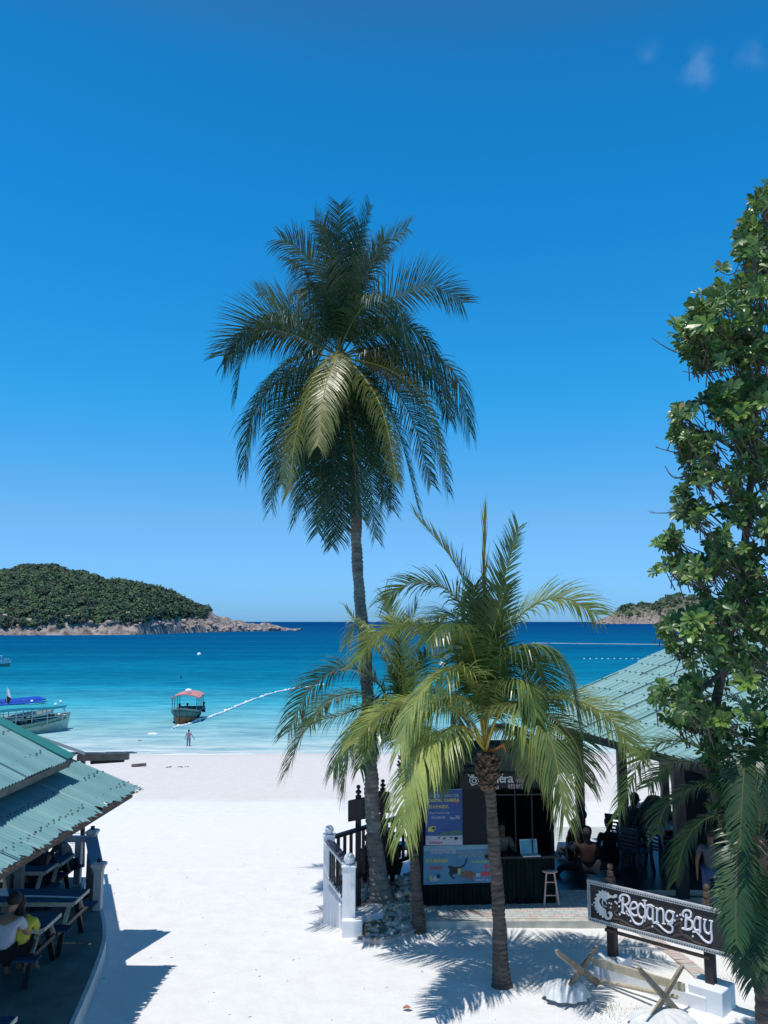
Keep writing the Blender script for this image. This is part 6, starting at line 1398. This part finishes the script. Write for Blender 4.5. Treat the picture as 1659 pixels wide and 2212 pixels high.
# tour boat at the left edge; bow to the right
wl0 = at_z(128, 1580, SEA); wl1 = at_z(80, 1590, SEA); dv = (wl0-wl1); yaw = -math.atan2(abs(dv.y), dv.x)*0+math.atan2(dv.y, dv.x)
yaw = .92; bow = at_z(146, 1574, SEA); Lb = 9.0; P = bow-Vector((math.cos(yaw), math.sin(yaw), 0))*(Lb/2+.1); F1 = frame_of(P, yaw)
tb = thing('tour_boat', P, 'cream wooden tour boat with turquoise canopy moored beyond the green roof', 'boat')
ho, rim = hull('hull', tb, F1, HULLW, Lb, 2.3, .35, .62, .45)
mb = MB()
for side in rim: mb.tube(side, .045, 5)
for side, q in zip(rim, (-1, 1)):
    mb.tube([p+Vector((0, 0, -.22)) for p in side[:-1]], .035, 4)
mb.build('rub_rail', TRIM, tb)
mb = MB(); mb.add([p*1.0+Vector((0, 0, -.12)) for p in rim[0]]+[p+Vector((0, 0, -.12)) for p in rim[1]], [(i, i+1, len(rim[0])+i+1, len(rim[0])+i) for i in range(len(rim[0])-1)]); mb.build('deck', mat('boat_deck', (.10, .12, .12), .8, .3, 3), tb)
def canopy(F, x0, x1, w_, z, m, parent, th=.05, crown=.14, skirt=.0, nm='canopy'):
    mb = MB(); nn = 10; mm = 8
    for i in range(nn+1):
        for k in range(mm+1):
            a = k/mm*2-1; mb.v.append(F((x0+(x1-x0)*i/nn, a*w_/2, z+crown*(1-a*a)+.05*math.sin(i*.6))))
    o = len(mb.v); mb.v += [p-Vector((0, 0, th)) for p in mb.v[:]]
    for i in range(nn):
        for k in range(mm):
            q = i*(mm+1)+k; mb.f += [(q, q+1, q+mm+2, q+mm+1), (o+q, o+q+mm+1, o+q+mm+2, o+q+1)]; mb.m += [0, 0]
    for i in range(nn):
        for k in (0, mm): q = i*(mm+1)+k; mb.f.append((q, q+mm+1, o+q+mm+1, o+q)); mb.m.append(0)
    for k in range(mm):
        for i in (0, nn): q = i*(mm+1)+k; mb.f.append((q, q+1, o+q+1, o+q)); mb.m.append(0)
    return mb.build(nm, m, parent)
canopy(F1, -1.2, 3.7, 2.3, 1.72, TURQ, tb, .16); mb = MB(); mb.beam(F1((-.6, .35, 1.93)), F1((2.9, .35, 1.93)), 1.0, .05); mb.build('canopy_cover', BLUEC, tb)
mb = MB()
for i in range(8):
    x = -4.0+i*1.08
    for sd in (-1, 1): mb.beam(F1((x, sd*.98, .5)), F1((x, sd*.98, 1.72)), .04, .04, (0, 1, 0))
for sd in (-1, 1):
    for z in (.95, 1.2): mb.beam(F1((-4.2, sd*1.0, z)), F1((3.4, sd*.97, z+.05)), .03, .03)
mb.beam(F1((3.6, .9, 1.75)), F1((4.0, .8, .9)), .05, .05); mb.beam(F1((3.6, -.9, 1.75)), F1((4.0, -.8, .9)), .05, .05)
mb.build('railing', STEEL, tb)['kind'] = 'stuff'
mb = MB()
for i in range(6):
    for sd in (-1, 1): mb.box(F1((-3+i*1.0, sd*.55, .62)), (.5, .6, .35), Matrix.Rotation(yaw, 3, 'Z'))
mb.build('benches', PLAST, tb)['kind'] = 'stuff'
canopy(F1, -4.4, -1.5, 2.1, 1.45, mat('cabin_roof', (.35, .40, .42), .6, .1, 3), tb, .05, nm='cabin_roof')
mb = MB(); pm = F1((-1.9, 0, 1.5)); mb.tube([pm, pm+Vector((0, 0, 1.25))], .045, 6); mb.beam(pm+Vector((-.55, 0, 1.25)), pm+Vector((.25, 0, 1.15)), .12, .12); mb.build('mast', STEEL, tb)
fl_ = MB(); pf = F1((-3.4, 0, 1.5)); fl_.tube([pf, pf+Vector((.05, 0, 1.4))], .02, 5); fp = fl_.build('flagpole', STEEL, tb)
FR = mat('flag_red', (.65, .06, .08), .7, .05, 5); FW = mat('flag_white', (.75, .75, .78), .7, .05, 5); FB = mat('flag_navy', (.01, .02, .15), .7, .05, 5)
fb = MB()
for k in range(8):
    fb.mi = k % 2
    for j in range(6):
        a0 = pf+Vector((.05-.06*j, .05*math.sin(j*1.2), 1.35-.065*k-.09*j)); a1 = pf+Vector((.05-.06*(j+1), .05*math.sin((j+1)*1.2), 1.35-.065*k-.09*(j+1)))
        fb.add([a0, a1, a1+Vector((.0, 0, -.065)), a0+Vector((.0, 0, -.065))], [(0,1,2,3)])
fb.build('striped_flag', [FR, FW], fp)
pf2 = F1((.15, 0, 1.9)); mb = MB(); mb.tube([pf2, pf2+Vector((0, 0, 1.15))], .018, 5); fp2 = mb.build('flagpole', STEEL, tb)
mb = MB(); mb.mi = 0; mb.add([pf2+Vector((0, 0, 1.1)), pf2+Vector((.10, .03, 1.0)), pf2+Vector((.30, .02, .45)), pf2+Vector((.08, 0, .55))], [(0,1,2,3)]); mb.mi = 1; mb.add([pf2+Vector((.0, .01, .62)), pf2+Vector((.30, .03, .45)), pf2+Vector((.18, 0, .08)), pf2+Vector((-.12, .02, .2))], [(0,1,2,3)]); mb.build('pennant', [FW, BLACK], fp2)
mb = MB()
for (x, y, z) in ((4.1, .3, .95), (4.25, -.1, .9), (3.9, .5, .85), (3.0, -1.0, 1.8), (1.9, 0, 2.02), (-.9, 0, 2.0), (3.6, -.6, 1.9)): mb.ball(F1((x, y, z)), .10, 8, 6)
mb.build('float', FOAM, tb)['kind'] = 'stuff'
pr = random.Random(6)
boatp = [(-3.3, -.3, cdk, 'dark clad person under the rear cabin roof of the tour boat'), (-2.5, .4, cdk, 'second dark clad person in the stern of the tour boat'), (-1.3, -.75, corg, 'person in an orange life vest at the near side of the tour boat'), (.2, .2, cblue, 'person in blue halfway along the tour boat'), (1.3, -.3, cpeach, 'person in a peach top under the turquoise canopy'), (2.1, .35, cblue, 'person in blue near the front of the tour boat canopy'), (3.1, -.1, cgrey, 'person in grey seated in the bow of the tour boat')]
for x, y, m, lab in boatp:
    p = F1((x, y, .35 if m is corg else .42)); person(p, pr.uniform(0, 6), lab, 'stand' if m is corg else 'sit', .78 if m is corg else .85, m, cdk, SKIN, sub=1)
# second boat behind it
P2 = at_y(82, 1506, 60.2)-Vector((math.cos(.95), math.sin(.95), 0))*3.4; P2.z = SEA; F2 = frame_of(P2, .95)
b2 = thing('blue_canopy_boat', P2, 'pale boat with a deep blue canopy behind the tour boat', 'boat'); hull('hull', b2, F2, HULLW, 9, 2.3, .3, .6, .4)
canopy(F2, -4.5, 3.4, 2.0, 1.85, BLUEC, b2, .06)
mb = MB()
for i in range(6):
    for sd in (-1, 1): mb.beam(F2((-4+i*1.45, sd*.9, .4)), F2((-4+i*1.45, sd*.9, 1.88)), .05, .05, (0, 1, 0))
mb.build('canopy_posts', STEEL, b2)['kind'] = 'stuff'
mb = MB(); mb.beam(F2((-4, 0, 1.2)), F2((2.2, 0, 1.2)), 1.8, .06); mb.build('lower_roof', mat('pale_turquoise', (.25, .50, .52), .6, .1, 3), b2)
# small wooden boat, bow towards the beach
bc = at_z(388, 1566, SEA); yawc = -PI/2+.06; Lc = 5.2; dirc = Vector((math.cos(yawc), math.sin(yawc), 0)); P3 = bc-dirc*(Lc/2-.1); F3 = frame_of(P3, yawc)
b3 = thing('wooden_boat', P3, 'small wooden boat with a pink canopy and an orange bow facing the beach', 'boat')
h3, rim3 = hull('hull', b3, F3, DKHULL, Lc, 2.0, .3, .72, .42, bowp=.6, flare=.3, stern=.85)
h4, r4 = hull('lower_hull', b3, F3, ORHULL, Lc*1.012, 1.72, .32, .22, .36, bowp=.58, flare=.3, stern=.85)
mb = MB()
for side in rim3: mb.tube(side, .05, 5)
mb.build('gunwale', mat('gunwale_grey', (.16, .24, .24), .6, .2, 5), b3)
mb = MB(); mb.add([p+Vector((0, 0, -.15)) for p in rim3[0]]+[p+Vector((0, 0, -.15)) for p in rim3[1]], [(i, i+1, len(rim3[0])+i+1, len(rim3[0])+i) for i in range(len(rim3[0])-1)]); mb.build('deck', MATS['boat_deck'], b3)
canopy(F3, -2.4, .9, 2.0, 1.75, PINKC, b3, .08, .26)
mb = MB()
for x in (-2.2, -1.2, -.2, .75):
    for sd in (-1, 1): mb.beam(F3((x, sd*.88, .6)), F3((x, sd*.88, 1.8)), .045, .045, (0, 1, 0))
mb.build('canopy_posts', mat('post_teal', (.06, .16, .17), .5, .1, 4), b3)['kind'] = 'stuff'
mb = MB(); q = F3((-.2, 0, 2.02)); mb.ball(q+Vector((.1, 0, .14)), .2, 10, 7, (1.3, .9, .7)); mb.build('float', FOAM, b3, smooth=True)
person(F3((.2, -.45, .45)), PI, 'shirtless person in the dark standing at the left of the wooden boat', 'sit', .95, None, cdk, SKIND, sub=1)
person(F3((-.2, .05, .45)), PI+.3, 'person in an aqua shirt in the middle of the wooden boat', 'sit', .95, caqua, caqua, SKIND, sub=1)
person(F3((.3, .42, .35)), PI-.4, 'person in black crouching beside the one in aqua', 'lean', .9, cdk, cdk, SKIND, sub=1, scarf=cdk)
person(F3((-2.0, 1.0, .45)), PI/2, 'person sitting on the stern side of the wooden boat', 'sit', .85, cgrey, cdk, SKIND, sub=1)
# white speedboat, half out of the frame
P4_ = at_z(2, 1440, SEA); F4 = frame_of(P4_-Vector((1.4, 0, 0)), .15)
b4 = thing('speedboat', P4_, 'white speedboat cut off by the left edge of the photo', 'boat'); s_ = P4_.y/62
F4 = frame_of(P4_-Vector((2.6, 0, 0)), .12); _, r5 = hull('hull', b4, F4, mat('speedboat_white', (.75, .77, .78), .4, .05, 3), 7.5, 2.3, .3, .7, .4); 
hull('lower_hull', b4, F4, TRIM, 7.6, 1.9, .32, .3, .25)
mb = MB(); mb.beam(F4((.3, 0, 1.55)), F4((2.5, 0, 1.7)), 1.4, .08); mb.beam(F4((.4, .6, .7)), F4((.4, .6, 1.5)), .05, .05, (0, 1, 0)); mb.beam(F4((2.3, .6, .8)), F4((2.3, .6, 1.6)), .05, .05, (0, 1, 0)); mb.beam(F4((2.6, .9, 1.1)), F4((3.6, .2, 1.25)), .04, .04); mb.build('roof', MATS['speedboat_white'], b4)
# wading child
q = at_z(407, 1612, SEA); person((q.x, q.y, SEA-.12), PI+.2, 'child in a mauve swimsuit wading in the shallows below the wooden boat', 'stand', .62, cpurp, cpurp, SKIN, sub=2, mod=dict(elR=(.27, .02, 1.10), wrR=(.32, .06, .88), elL=(-.34, .1, 1.15), wrL=(-.50, .15, .92)))
q = at_z(391, 1466, SEA); person((q.x, q.y, SEA-.62), .4, 'distant swimmer with head and shoulders above the water', 'sit', 1.1, cdk, cdk, SKIND, sub=1)
# floating rope with buoys
fline = thing('float_line', at_z(560, 1500, SEA), 'white float line curving from the wooden boat out to sea', 'float line')
rp = [(371, 1573), (388, 1568), (408, 1564), (430, 1554), (456, 1548), (490, 1535), (520, 1522), (556, 1508), (590, 1497), (625, 1489), (660, 1484), (690, 1480), (700, 1479)]
P = spline([at_z(x, y, SEA+.05) for x, y in rp], 10); mb = MB(); rr = random.Random(12)
mb.tube([p+Vector((rr.uniform(-.05, .05), rr.uniform(-.15, .15), rr.uniform(-.02, .03))) for p in P], [rr.choice((.05, .08, .10, .11, .03)) for p in P], 6); mb.build('rope', FOAM, fline)
for x, y in ((428, 1555), (488, 1535), (532, 1517), (566, 1505), (617, 1491), (670, 1482)):
    mb = MB(); p = at_z(x, y, SEA+.06); mb.ball(p, .17, 10, 7, (1.2, 1, .8)); mb.build('buoy', FOAM, fline, smooth=True)
for (x, y, lab) in ((430, 1414, 'single white buoy far out, left of the tall palm'),):
    mb = MB(); mb.ball(at_z(x, y, SEA+.15), .45, 10, 7); mb.ball(at_z(x, y, SEA+.6), .12, 8, 6); tag(mb.build('buoy', FOAM, smooth=True), lab, 'buoy')
fr_ = thing('buoy_row', at_z(1290, 1424, SEA), 'row of small white buoys in deep water below the boat wake', 'buoy row')
for k in range(14):
    x = 1262+k*13; mb = MB(); mb.ball(at_z(x, 1423.5+.25*math.sin(k*2), SEA+.05), .20, 8, 6, (1, 1, .8)); mb.build('buoy', mat('buoy_pale', (.45, .6, .66), .6, .05, 4), fr_)
for (x, y, sz, m, nm, lab, cat) in ((330, 1587, .55, FOAM, 'float', 'white float drifting in the shallows between the boats', 'float'), (302, 1600, .22, MATS['boulder'], 'pebble', 'small dark thing floating left of the white drifting float', 'stone'), (366, 1562, .22, STN, 'pebble', 'small stone by the waterline left of the wooden boat', 'stone')):
    q = at_z(x, y, SEA); mb = MB(); mb.ball(q+Vector((0, 0, .03)), sz*.5, 9, 6, (1.3, .6, .35)); tag(mb.build(nm, m), lab, cat)
# driftwood and litter on the beach
def bz(x, y):
    z = 0
    for _ in range(6): p = at_z(x, y, z); z = sand_z(p.x, p.y)
    return Vector((p.x, p.y, z))
a = bz(284, 1656); b = bz(305, 1647); d = (b-a); a = a+Vector((0, 0, .06)); b = a+Vector((1.0, .35, .03))*.62
mb = MB(); S = [a.lerp(b, i/8) for i in range(9)]; mb.tube(S, [.07*(1+.3*fn(i, 2)) for i in range(9)], 8); tag(mb.build('driftwood', mat('driftwood', (.13, .10, .09), .9, .3, 6, .6)), 'thick piece of driftwood lying on the damp sand', 'driftwood')
rr = random.Random(31); mb = MB(); c_ = bz(383, 1657)
for k in range(16): p = c_+Vector((rr.uniform(-.5, .5), rr.uniform(-.12, .12), .02)); mb.box(p, (rr.uniform(.03, .14), .03, .02), Matrix.Rotation(rr.uniform(0, 3), 3, 'Z'))
tag(mb.build('beach_litter', mat('seaweed', (.16, .15, .13), .9, .3, 8), kind='stuff'), 'scrap of dark seaweed on the damp sand below the wading child', 'seaweed')
mb = MB()
for k in range(120):
    p = bz(rr.uniform(200, 1250), rr.uniform(1740, 2205)); r_ = rr.uniform(.004, .013); an = rr.uniform(0, 6.28)
    if rr.random() < .5: mb.box(p+Vector((0, 0, .004)), (r_*4, r_*.5, .006), Matrix.Rotation(an, 3, 'Z'))
    else: mb.ball(p+Vector((0, 0, .003)), r_*.7, 5, 4)
tag(mb.build('sand_debris', mat('debris', (.16, .12, .09), .9, .3, 8), kind='stuff'), 'scattered twigs and crumbs of coral on the white sand', 'debris')
p = at_z(880, 2178, .03); mb = MB(); 
mb.add([p+Vector(v) for v in ((-.07, 0, .0), (-.03, -.035, .035), (.02, -.04, .012), (.07, -.01, .03), (.05, .035, .0), (0, .05, .03), (-.05, .035, .012), (0, 0, .0))], [(0,1,7),(1,2,7),(2,3,7),(3,4,7),(4,5,7),(5,6,7),(6,0,7)]); tag(mb.build('fallen_leaf', mat('dead_leaf', (.42, .20, .12), .8, .2, 20)), 'curled brown dead leaf alone on the white sand', 'leaf')
# low weeds by the shell and under the near palm
gm = mat('sand_weed', (.10, .13, .04), .8, .2, 6, col2=(.22, .24, .09)); mb = MB()
for (x, y, sx_, n_) in ((1300, 2182, 40, 160), (1385, 2185, 30, 60), (1590, 2120, 40, 130), (845, 1985, 60, 90), (790, 1935, 22, 60), (1330, 2195, 60, 60)):
    for k in range(n_):
        p = at_z(x+rr.gauss(0, sx_*.5), y+rr.gauss(0, 7), .0); p.z = max(0, sand_z(p.x, p.y)); a_ = rr.uniform(0, 6.28); L = rr.uniform(.015, .05); u = Vector((math.cos(a_), math.sin(a_), 0))
        mb.add([p-u*.004, p+u*.004, p+Vector((math.sin(a_)*L*.6, math.cos(a_)*L*.6, L))], [(0,1,2)])
tag(mb.build('weeds', gm, kind='stuff'), 'sparse low weeds growing in the sand around the shells', 'weeds')
